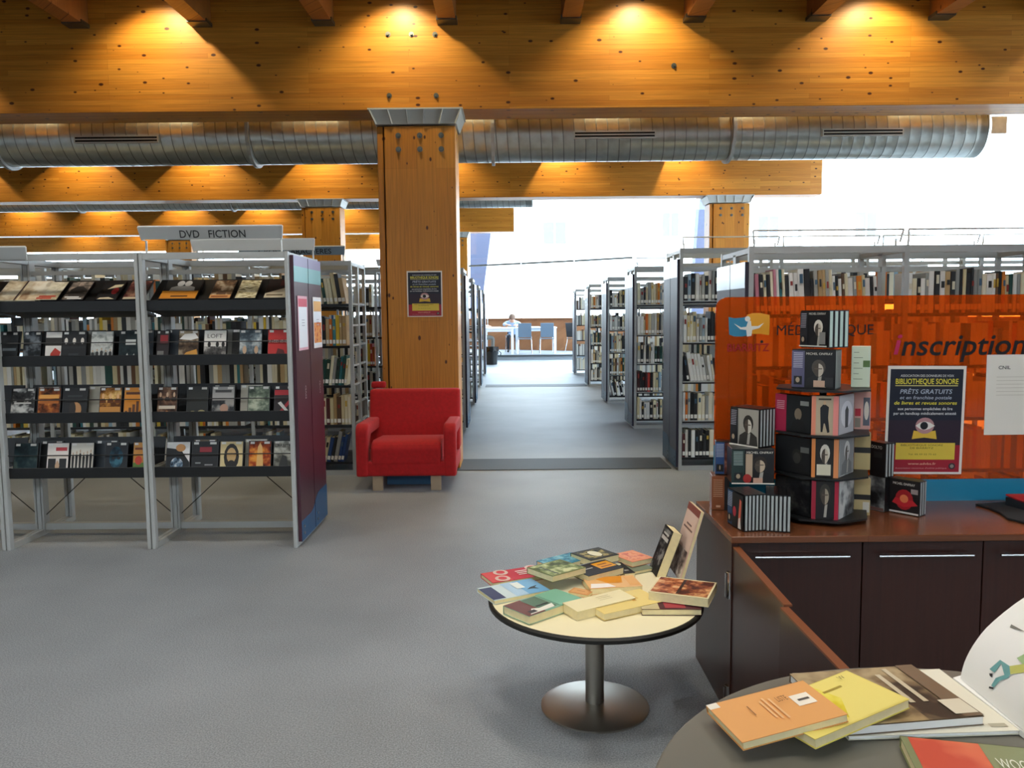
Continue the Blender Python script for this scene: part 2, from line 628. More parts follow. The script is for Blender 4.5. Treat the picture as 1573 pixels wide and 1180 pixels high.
# ---------------------------------------------------------------- curved glass front and its low wall
FAC = [(-20, 29.2), (-15.5, 29.2), (-11, 29.2), (-7, 29.2), (-3.6, 29.2), (-1.55, 28.6), (.35, 27.4), (2.05, 26.3), (3.75, 25.0), (5.6, 23.2), (7.4, 20.9), (8.9, 18), (9.9, 15), (10.5, 12), (10.9, 9), (11.2, 6)]
win = MB()
LOWZ, TRZ, TOPZ = 1.22, 3.05, 7.0
wo = MB().bar((FAC[0][0], FAC[0][1], TOPZ), (FAC[1][0], FAC[1][1], TOPZ), .09, .09).build('window_1', 'white paint', kind='structure')
lowall = None
SILLW = wood('sill wood', True, base=('#8a5a36', '#9c6a44'), knots=False, row=.3)
for i in range(len(FAC) - 1):
    a, b2 = Vector((*FAC[i], 0)), Vector((*FAC[i + 1], 0))
    z0 = .15 if max(a.y, b2.y) > 24 else 0
    if i > 0:
        MB().bar(a + Vector((0, 0, TOPZ)), b2 + Vector((0, 0, TOPZ)), .09, .09).build('head_rail', 'white paint', wo)
    MB().bar(a + Vector((0, 0, LOWZ)), a + Vector((0, 0, TOPZ)), .05, .09, upv=(0, 1, 0)).build('mullion', 'white paint', wo)
    MB().bar(a + Vector((0, 0, TRZ)), b2 + Vector((0, 0, TRZ)), .06, .06).build('transom', 'galvanised dark' if i < 8 else 'white paint', wo)
    for (za, zb) in ((LOWZ, TRZ), (TRZ, TOPZ)):
        MB().add([a + Vector((0, 0, za)), b2 + Vector((0, 0, za)), b2 + Vector((0, 0, zb)), a + Vector((0, 0, zb))], [(0, 1, 2, 3)]).build('pane', GLASS, wo)
    lw = MB().bar(a + Vector((0, 0, (z0 + LOWZ - .03) / 2)), b2 + Vector((0, 0, (z0 + LOWZ - .03) / 2)), .16, LOWZ - .03 - z0).build('wall_low', SILLW, kind='structure')
    MB().bar(a + Vector((0, 0, LOWZ - .015)), b2 + Vector((0, 0, LOWZ - .015)), .26, .03).build('sill', SILLW, lw)

# dark-tinted glass roof added over the part without boards to dim the sky
sk = [(9.5, 6), (9.5, 7.8), (5.35, 14.6), (.1, 21.6), (-3, 28.6), (-3.6, 29.2)] + FAC[5:]
so = MB().add([(x, y, TOPZ) for x, y in sk], [tuple(range(len(sk)))]).build('dimming_roof_glass', ROOFGLASS, kind='structure')
for (x0_, y0_, x1_, y1_) in ((9.5, 7.8, 5.35, 14.6), (5.35, 14.6, .1, 21.6), (.1, 21.6, -3, 28.6)):
    MB().add([(x0_, y0_, 4.2), (x1_, y1_, 4.4), (x1_, y1_, TOPZ), (x0_, y0_, TOPZ)], [(0, 1, 2, 3)]).build('pane', GLASS, so)

# outside: paving, a pale house with windows, two leaning concrete fins
M('paving', '#d8d8d4', .8, var=.05, scale=2)
MB().box(-150, 150, 30.5, 200, -.3, -.05).build('ground_outside', 'paving', kind='structure')
MB().box(12, 150, -60, 30.5, -.3, -.05).build('ground_side', 'paving', kind='structure')
M('house wall', '#f2f0ec', .8)
M('house window', '#565b62', .4)
M('house pink', '#c9a9b4', .8)
M('fin concrete', '#3f4357', .7)
hs = thing('white_house', 'white house standing outside beyond the glass front', 'building', (8, 62, 0))
MB().box(-20, 34, 62, 70, -.05, 17).build('wall', 'house wall', hs)
for (px, py, ww, hh) in ((852, 358, 34, 32), (1030, 345, 24, 34), (500, 380, 34, 30), (1180, 350, 30, 34), (1330, 345, 30, 36)):
    c_ = at(px, py, Y=61.95)
    s = 62 / F_PX
    wd = MB().box(c_.x - ww * s / 2, c_.x + ww * s / 2, 61.9, 62, c_.z - hh * s / 2, c_.z + hh * s / 2).build('window', 'house window', hs)
    MB().box(c_.x - .05, c_.x + .05, 61.86, 61.9, c_.z - hh * s / 2, c_.z + hh * s / 2).build('glazing_bar', 'house wall', wd)
c_ = at(560, 388, Y=61.9)
MB().box(c_.x - 1.4, c_.x + 1.4, 61.8, 62, c_.z - .55, c_.z + .45).build('awning', 'house pink', hs)
for nm, (xa, ya, xb, yb, xc, yc, xd, yd), Y in (('leaning grey concrete fin seen through the back windows', (722, 352, 757, 352, 737, 420, 722, 430), 33.), ('slanting grey concrete fin outside, behind the far column', (1076, 312, 1100, 312, 1100, 372, 1060, 372), 31.)):
    q = [at(xa, ya - 20, Y=Y), at(xb, yb - 20, Y=Y), at(xc, yc, Y=Y), at(xd, yd, Y=Y)]
    for lo_, hi_ in ((q[2], q[1]), (q[3], q[0])):
        k_ = (lo_.z + .05) / (hi_.z - lo_.z)
        lo_.x += (lo_.x - hi_.x) * k_ if Y > 32 else 0
        lo_.z = -.05
    q[2].x = max(q[2].x, q[3].x + .25)
    MB().prism(q, (0, .6, 0)).build('concrete_fin', 'fin concrete', loc=(q[3].x, Y, -.05), label=nm, cat='fin')

# ---------------------------------------------------------------- spiral ducts
def duct(label, y, zc, r, x0, x1, rings, slots, pitch=.105, end_cap=True):
    t = thing('spiral_duct', label, 'duct', (x0, y, zc - r))
    mb = MB()
    n = 40
    prof = []
    x = x0
    while x < x1 - .12:
        prof += [(x, r), (x + pitch - .0085, r), (x + pitch - .004, r + .0006)]
        x += pitch
    prof.append((x, r))
    vs_ = [(px + pitch * k / n, y + pr * cos(2 * pi * k / n), zc + pr * sin(2 * pi * k / n)) for px, pr in prof for k in range(n)]
    fs_, fm_ = [], []
    for i in range(len(prof) - 1):
        for k in range(n):
            fm_.append(1 if i % 3 else 0)
            k2 = (k + 1) % n
            if k2 == 0 and i + 4 < len(prof):
                fs_.append((i * n + k, (i + 3) * n, (i + 4) * n, (i + 1) * n + k))
            elif k2:
                fs_.append((i * n + k, i * n + k2, (i + 1) * n + k2, (i + 1) * n + k))
            else:
                fm_.pop()
    mb.add(vs_, fs_)
    mb.m = fm_
    mb.build('pipe', ['galvanised', 'duct seam'], t, smooth=True)
    for rx in rings:
        rg = MB()
        a = [(rx - .015, r), (rx - .015, r + .03), (rx + .015, r + .03), (rx + .015, r)]
        vs_ = [(px, y + pr * cos(2 * pi * k / n), zc + pr * sin(2 * pi * k / n)) for px, pr in a for k in range(n)]
        fs_ = [(i * n + k, i * n + (k + 1) % n, ((i + 1) % 4) * n + (k + 1) % n, ((i + 1) % 4) * n + k) for i in range(4) for k in range(n)]
        rg.add(vs_, fs_)
        rg.build('flange', 'bright steel', t)
        hg = MB().bar((rx, y, zc + r), (rx, y, zc + r + .75), .012)
        hg.build('hanger', 'galvanised dark', t)
    for (sa, sb) in slots:
        ang = radians(-14)
        yy, zz = y - (r + .012) * cos(ang), zc + (r + .012) * sin(ang)
        g = MB().box(sa, sb, yy - .006, yy + .05, zz - .034, zz + .034).build('slot_grille', 'grille frame', t)
        for dz in (-.014, .014):
            MB().box(sa + .012, sb - .012, yy - .009, yy - .005, zz + dz - .008, zz + dz + .008).build('slot', 'slot black', g)
    if end_cap:
        c = MB()
        pf_ = [(x1 - .1, r), (x1 - .02, r), (x1 + .02, r * .86), (x1 + .03, .001)]
        vs_ = [(px, y + pr * cos(2 * pi * k / n), zc + pr * sin(2 * pi * k / n)) for px, pr in pf_ for k in range(n)]
        c.add(vs_, [(i * n + k, i * n + (k + 1) % n, (i + 1) * n + (k + 1) % n, (i + 1) * n + k) for i in range(3) for k in range(n)])
        c.build('end_cap', 'galvanised', t, smooth=True)
        MB().box(x1 + .03, x1 + .22, y - .13, y + .1, zc - .06, zc + .1).build('outlet', 'galvanised', t)
    return t


duct('large galvanised spiral duct hanging just behind the front beam', 8.0, 3.085, .262, -9, 4.52,
     [-7.3, -4.85, -2.46, -.16, 2.11], [(-4.08, -3.29), (.6, 1.37), (2.93, 3.69)])
duct('galvanised spiral duct between the second and third beams', 15.1, 3.57, .26, -15, .4, [-12.2, -9.6, -7.9, -5.1, -2.3], [])
duct('galvanised spiral duct behind the third beam, mostly hidden', 22.1, 3.86, .26, -18, -2.4, [-15.2, -12.35, -10.5, -7.6, -4.6], [])

# ---------------------------------------------------------------- ceiling spots grazing the beams
M('lamp can', '#c8c8c4', .4, .3)
M('lamp glow', (1, .83, .5), .4, emit=14.)


def spot(x, y, z, power, label, grp, size=122, color=(1, .83, .5), blend=.6, tilt=0., soft=.04):
    t = thing('ceiling_spot', label, 'spotlight', (x, y, z), group=grp)
    MB().lathe((x, y, z), [(.03, .0), (.06, .0), (.062, .1), (.03, .16), (.01, .2)], 16).build('lamp_can', 'lamp can', t)
    MB().lathe((x, y, z), [(.001, .004), (.052, .004), (.052, -.004), (.001, -.004)], 16).build('lamp_lens', 'lamp glow', t)
    ld = bpy.data.lights.new('spot light', 'SPOT')
    ld.energy = power
    ld.color = color
    ld.spot_size = radians(size)
    ld.spot_blend = blend
    ld.shadow_soft_size = soft
    lo = bpy.data.objects.new('spot_light', ld)
    COL.objects.link(lo)
    lo.parent = t
    lo.location = (0, 0, -.02)
    lo.rotation_euler = (tilt, 0, 0)
    W[lo] = W[t]


for bi, (y, z, x0, x1) in enumerate(BEAMS):
    step = 2.0
    xs = [-2.92 + step * k for k in range(-6, 5)] if bi == 0 else [-5.2 + step * k for k in range(-6, 6)] if bi == 1 else [-6.3 + step * k for k in range(-6, 4)]
    nm = ['front', 'second', 'third', 'back'][bi]
    for k, x in enumerate(xs):
        if x0 + .3 < x < x1 - .5 and x < 5.5 and x > -11.5 - bi:
            spot(x, y - .4, z + 1.0 + .02 * bi, SPOT_W * [1, 1.25, 1.25, 1.3][bi],
                 'warm ceiling spot washing the %s wooden beam' % nm, 'spots along the %s beam' % nm, size=118, tilt=.3)
# lamps above the first duct, shining down on it
for k, px in enumerate((60, 262, 487, 720, 930, 1150, 1400)):
    q = at(px, 186, Y=8.0)
    spot(q.x, 7.72, 3.66, 32, 'small ceiling spot above the big duct', 'spots above the big duct', size=82)
# extra spots added to brighten table and counter, then downlights over the room's front
spot(.45, 2.25, 3.9, 150, 'added ceiling spot brightening the low round table', 'added spots over table and counter', size=58, color=(1, .9, .72), blend=1., soft=.12)
spot(1.5, 2.1, 3.9, 75, 'added ceiling spot brightening the mahogany counter', 'added spots over table and counter', size=58, color=(1, .9, .72), blend=1., soft=.12)
for k, (x, y) in enumerate([(-2.4, 3.6), (-.4, 3.6), (1.6, 3.6), (-2.4, 1.2), (-.4, 1.2), (1.6, 1.2), (-4.4, 3.6)]):
    spot(x, y, 3.62, DOWN_W, 'ceiling downlight over the open floor', 'downlights over the open floor', size=140, color=(1, .96, .89), blend=1., soft=.2)

# ---------------------------------------------------------------- racks
M('plum laminate', '#4b2734', .32)
M('lavender glare', '#8f86a6', .32)  # glare on the plum panel tops, put into the colour
M('teal laminate', '#7fb5b4', .32)
M('blue laminate', '#14527f', .32)
M('plum metal laminate', '#2c2836', .42, spec=.35)
M('blue metal laminate', '#123f5a', .42, spec=.35)
M('pale glare', '#c3c9cc', .22, .3)  # reflection at the top of the far panels, painted as a pale colour
M('sign grey', '#b4b6b4', .45)
M('sign blue grey', '#8396a2', .45)
M('sign ink', '#26292b', .6)
M('shelf steel', '#17191b', .4, .2)
M('shelf grey', '#c9ccc8', .4, .15)


def end_panel(parent, xf, y0, y1, h, sgn, palette, foot=.17):
    """two half panels closing a rack's end; lower blue field with a wavy edge"""
    lower, body, band, top = palette
    ym = (y0 + y1) / 2
    for (a, b_) in ((y0, ym - .006), (ym + .006, y1)):
        p = MB().box(min(xf, xf + sgn * .02), max(xf, xf + sgn * .02), a, b_, .03, h).build('end_panel', body, parent)
        xs = xf + sgn * .0206
        dx = sgn * .0016

        def field(nm, poly, mt):
            MB().prism([(xs, yy, zz) for yy, zz in poly], (dx, 0, 0)).build(nm, mt, p)
        wav = []
        for k in range(9):
            yy = a + (b_ - a) * k / 8
            t = (yy - y0) / (y1 - y0)
            wav.append((yy, foot + .09 / (1 + math.exp(-(t - .52) * 22))))
        field('blue_foot', [(a, .03), (b_, .03)] + wav[::-1], lower)
        field('band', [(a, h - .15), (b_, h - .15), (b_, h - .06), (a, h - .06)], band)
        field('top_glare', [(a, h - .06), (b_, h - .06), (b_, h), (a, h)], top)
        for zz in (.07, .11):
            MB().tube([(xs, a + .05, zz), (xs + sgn * .006, a + .05, zz)], .009, 8).build('screw', 'chrome', p)


PAL_NEAR = ('blue laminate', 'plum laminate', 'teal laminate', 'lavender glare')
PAL_FAR = ('blue metal laminate', 'plum metal laminate', 'pale glare', 'pale glare')


def sign_frame(parent, x0, x1, y, z0, z1, board=None):
    """bent white tube frame on top of a rack, with or without a board"""
    mb = MB()
    pts = [(x0 + .01, y, z0), (x0 + .012, y - .004, (z0 + z1) / 2), (x0, y - .03, z1 - .07), (x0 - .01, y - .05, z1)]
    mb.tube(pts, .006, 6)
    mb.tube([(2 * (x0 + x1) / 2 - (p[0] - 0), p[1], p[2]) for p in pts], .006, 6)
    mb.tube([(x0 - .01, y - .05, z1), (x1 + .01, y - .05, z1)], .006, 6)
    o = mb.build('sign_frame', 'white paint', parent)
    if board:
        bo = MB()
        a, b_ = z1 - .07, z1 - .004
        bo.prism([(x0 - .004, y - .036, a), (x1 + .004, y - .036, a), (x1 + .012, y - .056, b_), (x0 - .012, y - .056, b_)], (0, .006, .002))
        bo.build('sign_board', board, o)
    return o


def book_rack(name, label, x0, x1, y0, y1, h, bays, levels, aisle, panel=True, pal=PAL_FAR, detail=True, signs=True, board_mat='shelf steel', board_t=.02):
    """double-sided steel book rack running along x; aisle = +1 when the end at x1 faces the aisle"""
    t = thing(name, label, 'bookcase', ((x0 + x1) / 2, (y0 + y1) / 2, 0))
    ym = (y0 + y1) / 2
    xs = [x0 + (x1 - x0) * k / bays for k in range(bays + 1)]
    for i, x in enumerate(xs):
        end = (aisle > 0 and i == bays) or (aisle < 0 and i == 0)
        for (ya, yb) in ((y0, y0 + .03), (y1 - .03, y1)):
            MB().box(x - .014, x + .014, ya, yb, 0, h + .03).build('post', 'steel post', t)
        MB().box(x - .012, x + .012, ym - .03, ym + .03, 0, h).build('post', 'steel post', t)
        MB().box(x - .012, x + .012, y0 + .03, y1 - .03, .0, .035).build('foot', 'steel post', t)
        MB().box(x - .012, x + .012, y0 + .03, y1 - .03, h - .01, h + .02).build('cross_rail', 'steel post', t)
        if not panel and end:
            for z in [q for q in levels] + [.3, .6, .93, 1.27]:
                MB().box(x - .008, x + .008, y0 + .03, y1 - .03, z - .008, z + .008).build('rung', 'bright steel', t)
    for k in range(bays):
        a, b_ = xs[k] + .014, xs[k + 1] - .014
        for z in levels:
            MB().box(a, b_, y0 + .012, ym - .005, z - board_t, z).build('shelf_board', board_mat, t)
            MB().box(a, b_, ym + .005, y1 - .012, z - board_t, z).build('shelf_board', board_mat, t)
        MB().box(a, b_, y0, y0 + .025, h - .012, h + .028).build('top_rail', 'bright steel', t)
        MB().box(a, b_, y1 - .025, y1, h - .012, h + .028).build('top_rail', 'bright steel', t)
        MB().box(a, b_, ym - .015, ym + .015, h - .11, h - .08).build('middle_rail', 'steel post', t)
        MB().box(a, b_, y0 + .01, y0 + .03, .0, .04).build('base_rail', 'steel post', t)
    if panel:
        if aisle > 0:
            end_panel(t, x1 + .016, y0, y1, h - .06, 1, pal)
        else:
            end_panel(t, x0 - .016, y0, y1, h - .06, -1, pal)
    return t


# ---- books on shelves
BOOKCOL = {
    'cream': ('#d8cfae', '#cdbf94', '#e2d8bd'), 'white': ('#e4e2da', '#d6d4cc'), 'black': ('#17181a', '#222426'), 'grey': ('#8f918c', '#a6a49a'),
    'dark green': ('#15453c', '#1f3a2c'), 'teal': ('#2a6d72', '#3a7f84'), 'red': ('#a3231c', '#b5382a'), 'maroon': ('#4e1a1d', '#3e1618'), 'orange': ('#cf7a22', '#c96a1b'),
    'yellow': ('#cfae3a', '#d8b52b'), 'tan': ('#a98a5c', '#b79a6b'), 'blue': ('#1f3f72', '#2c5590'), 'brown': ('#6b4a2e', '#59402a'), 'pale blue': ('#9fb3bd', '#8aa6b5'), 'pink': ('#b5657a', '#c27d8b'),
}
PALW = ['white'] * 9 + ['cream'] * 10 + ['grey'] * 5 + ['black'] * 7 + ['tan', 'tan', 'grey', 'orange', 'pale blue', 'brown', 'dark green']
PALD = ['black'] * 6 + ['grey'] * 2 + ['cream'] * 3 + ['white'] * 3 + ['blue', 'maroon', 'red', 'pale blue']
M('label paper', '#e8e6dc', .7)


def book_mesh(mb, x, yf, z, t, h, d, lean=0., mi=0, pi_=1):
    """one upright book: spine facing -y, rounded a little; page block recessed on top"""
    mt = Matrix.Translation((x, 0, z)) @ Matrix.Rotation(lean, 4, 'Y')
    r = min(.004, t * .25)
    out = [(0, yf + r), (r, yf), (t - r, yf), (t, yf + r), (t, yf + d), (t - .002, yf + d), (t - .002, yf + r + .003), (.002, yf + r + .003), (.002, yf + d), (0, yf + d)]
    lo = [mt @ Vector((a, b_, 0)) for a, b_ in out]
    hi = [mt @ Vector((a, b_, h)) for a, b_ in out]
    n = len(out)
    mb.add(lo + hi, [(0, 1, 2, 3, 6, 7)[::-1], (n, n + 1, n + 2, n + 3, n + 6, n + 7), (3, 4, 5, 6)[::-1], (n + 3, n + 4, n + 5, n + 6), (7, 8, 9, 0)[::-1], (n + 7, n + 8, n + 9, n)]
           + [(i, (i + 1) % n, n + (i + 1) % n, n + i) for i in range(n)], mi)
    mb.box(.002, t - .002, yf + r + .003, yf + d - .003, .003, h - .004, pi_, mt)
    return mt


BOOKS = [0]


def shelf_books(xa, xb, yf, z, room, rack_desc, level_desc, group, pal, rnd, hmin=.19, hmax=.27, tmin=.014, tmax=.04, lean=0., individual=True, gap=0., rev=False):
    """fill a shelf from xa to xb with standing books; rev: count from the xb end"""
    items = []
    x = xa
    while True:
        t = rnd.uniform(tmin, tmax)
        h = min(room - .02, rnd.uniform(hmin, hmax))
        if rnd.random() < .35 and items:
            h, t = items[-1][2], min(tmax, max(tmin, items[-1][1]))
        ln = lean
        need = t / cos(ln) + (h * abs(sin(ln)) if ln else 0)
        if x + need > xb:
            break
        items.append((x, t, h))
        x += t / cos(lean) + .0012
        if gap and rnd.random() < gap:
            x += rnd.uniform(.01, .04)
    if not items:
        return
    if individual:
        order = list(range(len(items)))
        if rev:
            order = order[::-1]
        rank = {k: i for i, k in enumerate(order)}
        for k, (x, t, h) in enumerate(items):
            cn = rnd.choice(pal)
            hx = rnd.choice(BOOKCOL[cn])
            d = rnd.uniform(.13, .18)
            mb = MB()
            x_ = x + (h * sin(-lean) if lean < 0 else 0)
            z_ = z + (t * sin(lean) if lean > 0 else 0)
            mt = book_mesh(mb, x_, yf + rnd.uniform(0, .008), z_ + .0005, t, h, d, lean)
            o = mb.build('book', [K(hx, .5), 'page cream'], loc=(x + t / 2, yf + d / 2, z),
                         label='%s book, %s from the aisle, %s, %s' % (cn, ORD[rank[k]], level_desc, rack_desc), cat='book', group=group)
            lb = MB().box(t * .12, t * .88, yf - .0012, yf + .006, .018, .05, 0, mt)
            lb.build('spine_label', 'label paper', o)
            if rnd.random() < .55:
                c2 = rnd.choice(['#1b1b1b', '#d9d2b8', '#8c2a20', '#3c5a70', '#c8a23c'])
                a = rnd.uniform(.55, .7)
                MB().box(t * .25, t * .75, yf - .0012, yf + .006, h * a, h * (a + rnd.uniform(.1, .22)), 0, mt).build('spine_title', K(c2), o)
            BOOKS[0] += 1
    else:
        return [(x, t, h, rnd.choice(BOOKCOL[rnd.choice(pal)]), rnd.uniform(.13, .18)) for x, t, h in items]


def stuff_books(name, runs, label, rnd, pal):
    """many books nobody counts, one mesh"""
    mb = MB()
    mats = ['page cream']
    for (xa, xb, yf, z, room) in runs:
        for (x, t, h, hx, d) in shelf_books(xa, xb, yf, z, room, '', '', '', pal, rnd, individual=False, gap=.05, tmin=.016) or []:
            if hx not in mats:
                mats.append(hx)
            i = mats.index(hx)
            mb.box(x, x + t, yf, yf + d, z + .0005, z + h, i)
            mb.box(x + .002, x + t - .002, yf + .006, yf + d - .002, z + h, z + h + .001, 0)
    if mb.v:
        p = mb.v[0]
        mb.build(name, [M(q) if q == 'page cream' else K(q, .5) for q in mats], loc=(p.x, p.y, p.z), label=label, cat='books', kind='stuff')


LV = [.11, .43, .765, 1.10, 1.45]
LNAME = ['bottom shelf', 'second shelf up', 'middle shelf', 'fourth shelf up', 'top shelf']
R_ = random.Random(11)

# racks whose ends line the aisle on the window side
RR = [
    ('rack behind orange screen', 'long steel book rack standing behind the orange counter screen', 4.72, 5.36, 1.70, [.1, .41, .72, 1.03, 1.335], 1.385),
    ('first rack past the orange screen', 'steel book rack, first past the orange screen along the aisle', 6.84, 7.44, 1.86, LV, 1.425),
    ('second rack past the orange screen', 'steel book rack, second past the orange screen along the aisle', 9.39, 10.0, 1.86, LV, 1.43),
    ('third rack past the orange screen', 'steel book rack, third past the orange screen along the aisle', 12.08, 12.7, 1.86, LV, 1.44),
    ('fourth rack past the orange screen', 'steel book rack, fourth past the orange screen along the aisle', 14.98, 15.6, 1.86, LV, 1.44),
    ('fifth rack past the orange screen', 'steel book rack, fifth past the orange screen, close to the windows', 17.9, 18.5, 1.86, LV, 1.42),
]
XEND = [5.0, 4.8, 4.8, 4.8, 4.2, 3.4]
for i, (desc, lab, y0, y1, h, lv, xa) in enumerate(RR):
    t = book_rack('book_rack', lab, xa + .01, XEND[i], y0, y1, h, 4 if i < 2 else 3, lv, -1, board_mat='shelf steel')
    bw = (XEND[i] - xa - .01) / (4 if i < 2 else 3)
    for k in range(4 if i < 2 else 3):
        if i < 3:
            sign_frame(t, xa + .03 + bw * k, xa + bw * (k + 1) - .02, y0 + .06, h + .02, h + .12)
    if i in (1, 2, 3):
        for z in lv[1:]:
            MB().box(xa + .03, xa + bw - .03, y0 + .004, y0 + .012, z - .006, z).build('label_strip', 'shelf grey', t)
    group = 'books on the racks along the aisle'
    n = [0, 9, 9, 8, 8, 0][i]
    runs = []
    for li, z in enumerate(lv):
        room = (lv[li + 1] if li < 4 else h) - z - .03
        if i == 0 and li == 4:
            for k in range(2):
                shelf_books(xa + .035 + bw * k, xa + bw * (k + 1) - .12, y0 + .02, z, .33, desc, 'top shelf, bay %s' % ('one', 'two')[k], group, PALW + ['pink', 'teal'], R_, .2, .262, .015, .034, lean=-.06 if k == 0 else 0)
            runs.append((xa + .035 + bw * 2, xa + bw * 3 - .05, y0 + .02, z, room))
        elif 0 < i < 5:
            wv = [0, .31, .31, .25, .25][i]
            lean = 0.
            if i == 1 and li == 2:
                lean = -.16
            if i == 3 and li == 0:
                lean = -.2
            shelf_books(xa + .035, xa + .035 + wv, y0 + .02, z, room, desc, LNAME[li], group, PALD if (i == 1 and li in (0, 3)) or (i == 2 and li == 1) else PALW, R_, .19, .26, .018, .04, lean=lean)
            runs.append((xa + .04 + wv, xa + bw - .05, y0 + .02, z, room))
        else:
            runs.append((xa + .035, xa + bw - .06, y0 + .02, z, room))
        if i < 3:
            for k in range(1, 3):
                if not (i == 0 and li == 4):
                    runs.append((xa + .035 + bw * k, xa + bw * (k + 1) - .08, y0 + .02, z, room))
    stuff_books('book_run', runs, 'uncounted mixed books filling the %s' % desc, R_, PALW)

# the racks on the other side: large print rack and those behind the wooden column
t = book_rack('book_rack', 'steel large print book rack with blue grey sign beside the red armchair', -5.6, -1.345, 6.78, 7.42, 1.78, 5, LV, 1, panel=False)
GROS = t
bw = (5.6 - 1.345) / 5
for li, z in enumerate(LV):
    room = (LV[li + 1] if li < 4 else 1.80) - z - .03
    pal = [PALD + ['blue', 'maroon', 'yellow'], ['cream'] * 4 + ['dark green', 'maroon', 'brown', 'tan', 'tan'], ['cream'] * 3 + ['dark green', 'teal', 'dark green', 'grey'], ['yellow', 'orange', 'orange', 'cream', 'cream', 'black', 'tan', 'teal'], ['cream'] * 4 + ['black', 'dark green', 'grey', 'tan']][li]
    shelf_books(-1.72, -1.365, 6.80, z, room, 'large print rack by red armchair', LNAME[li], 'books in the large print rack', pal, R_, .2, .27, .02, .036, lean=[.2, 0, .12, 0, -.14][li], rev=True)
stuff_books('book_run', [(-1.345 - bw * (k + 1) + .03, -1.345 - bw * k - (.42 if k == 0 else .05), 6.80, z, .3) for k in range(5) for z in LV],
            'uncounted mixed books of the large print rack behind the film racks', R_, PALW + ['yellow', 'teal', 'dark green', 'orange'])
sign_frame(GROS, -2.245, -1.385, 6.80, 1.80, 1.925, 'sign blue grey')
sf = frame((-2.24, 6.739, 1.856), (1, 0, 0), (0, -.28, 1))
text('lettering', 'GROS   CARACTERES', GROS, sf, .16, .010, .042, M('sign ink'), w=.6, lift=.006, bold=.01)

XL = [-.53, -.55, -.575, -.59]
for i, (y0, lab) in enumerate(((9.39, 'steel book rack directly behind the wooden column'), (12.07, 'steel book rack two rows behind the wooden column'), (14.98, 'steel book rack three rows behind the wooden column'), (17.9, 'steel book rack four rows behind the wooden column'))):
    t = book_rack('book_rack', lab, -5.6, XL[i] - .03, y0, y0 + .62, 1.86, 5, LV, 1)
    bw = (5.6 + XL[i] - .03) / 5
    if i == 0:
        sign_frame(t, XL[i] - bw, XL[i] - .08, y0 + .05, 1.88, 1.99, 'white paint')
        for li, z in enumerate(LV):
            room = (LV[li + 1] if li < 4 else 1.86) - z - .03
            shelf_books(-.68, -.585, y0 + .02, z, room, 'rack behind wooden column', LNAME[li], 'books behind the column', PALD + ['tan', 'brown'], R_, .2, .27, .018, .034, lean=.2 if li == 4 else 0, rev=True)
            # the bay seen between the large print rack and the column
            pal = [PALD, PALD, ['red', 'orange', 'red', 'yellow', 'cream', 'maroon', 'tan'], ['grey', 'cream', 'tan', 'black', 'grey'], ['tan', 'cream', 'black', 'black', 'white', 'brown']][li]
            shelf_books(-1.83, -1.59, y0 + .02, z, room, 'rack behind wooden column, second bay', LNAME[li], 'books behind the column', pal, R_, .2, .27, .022, .04, rev=True)
        stuff_books('book_run', [(-5.5, -1.86, y0 + .02, z, .3) for z in LV] + [(-1.45, -.75, y0 + .02, z, .3) for z in LV], 'uncounted mixed books in the rack behind the wooden column', R_, PALW + PALD)
    elif i == 1:
        stuff_books('book_run', [(-5.5, -.62, y0 + .02, z, .3) for z in LV], 'uncounted mixed books two racks behind the wooden column', R_, PALW + PALD)

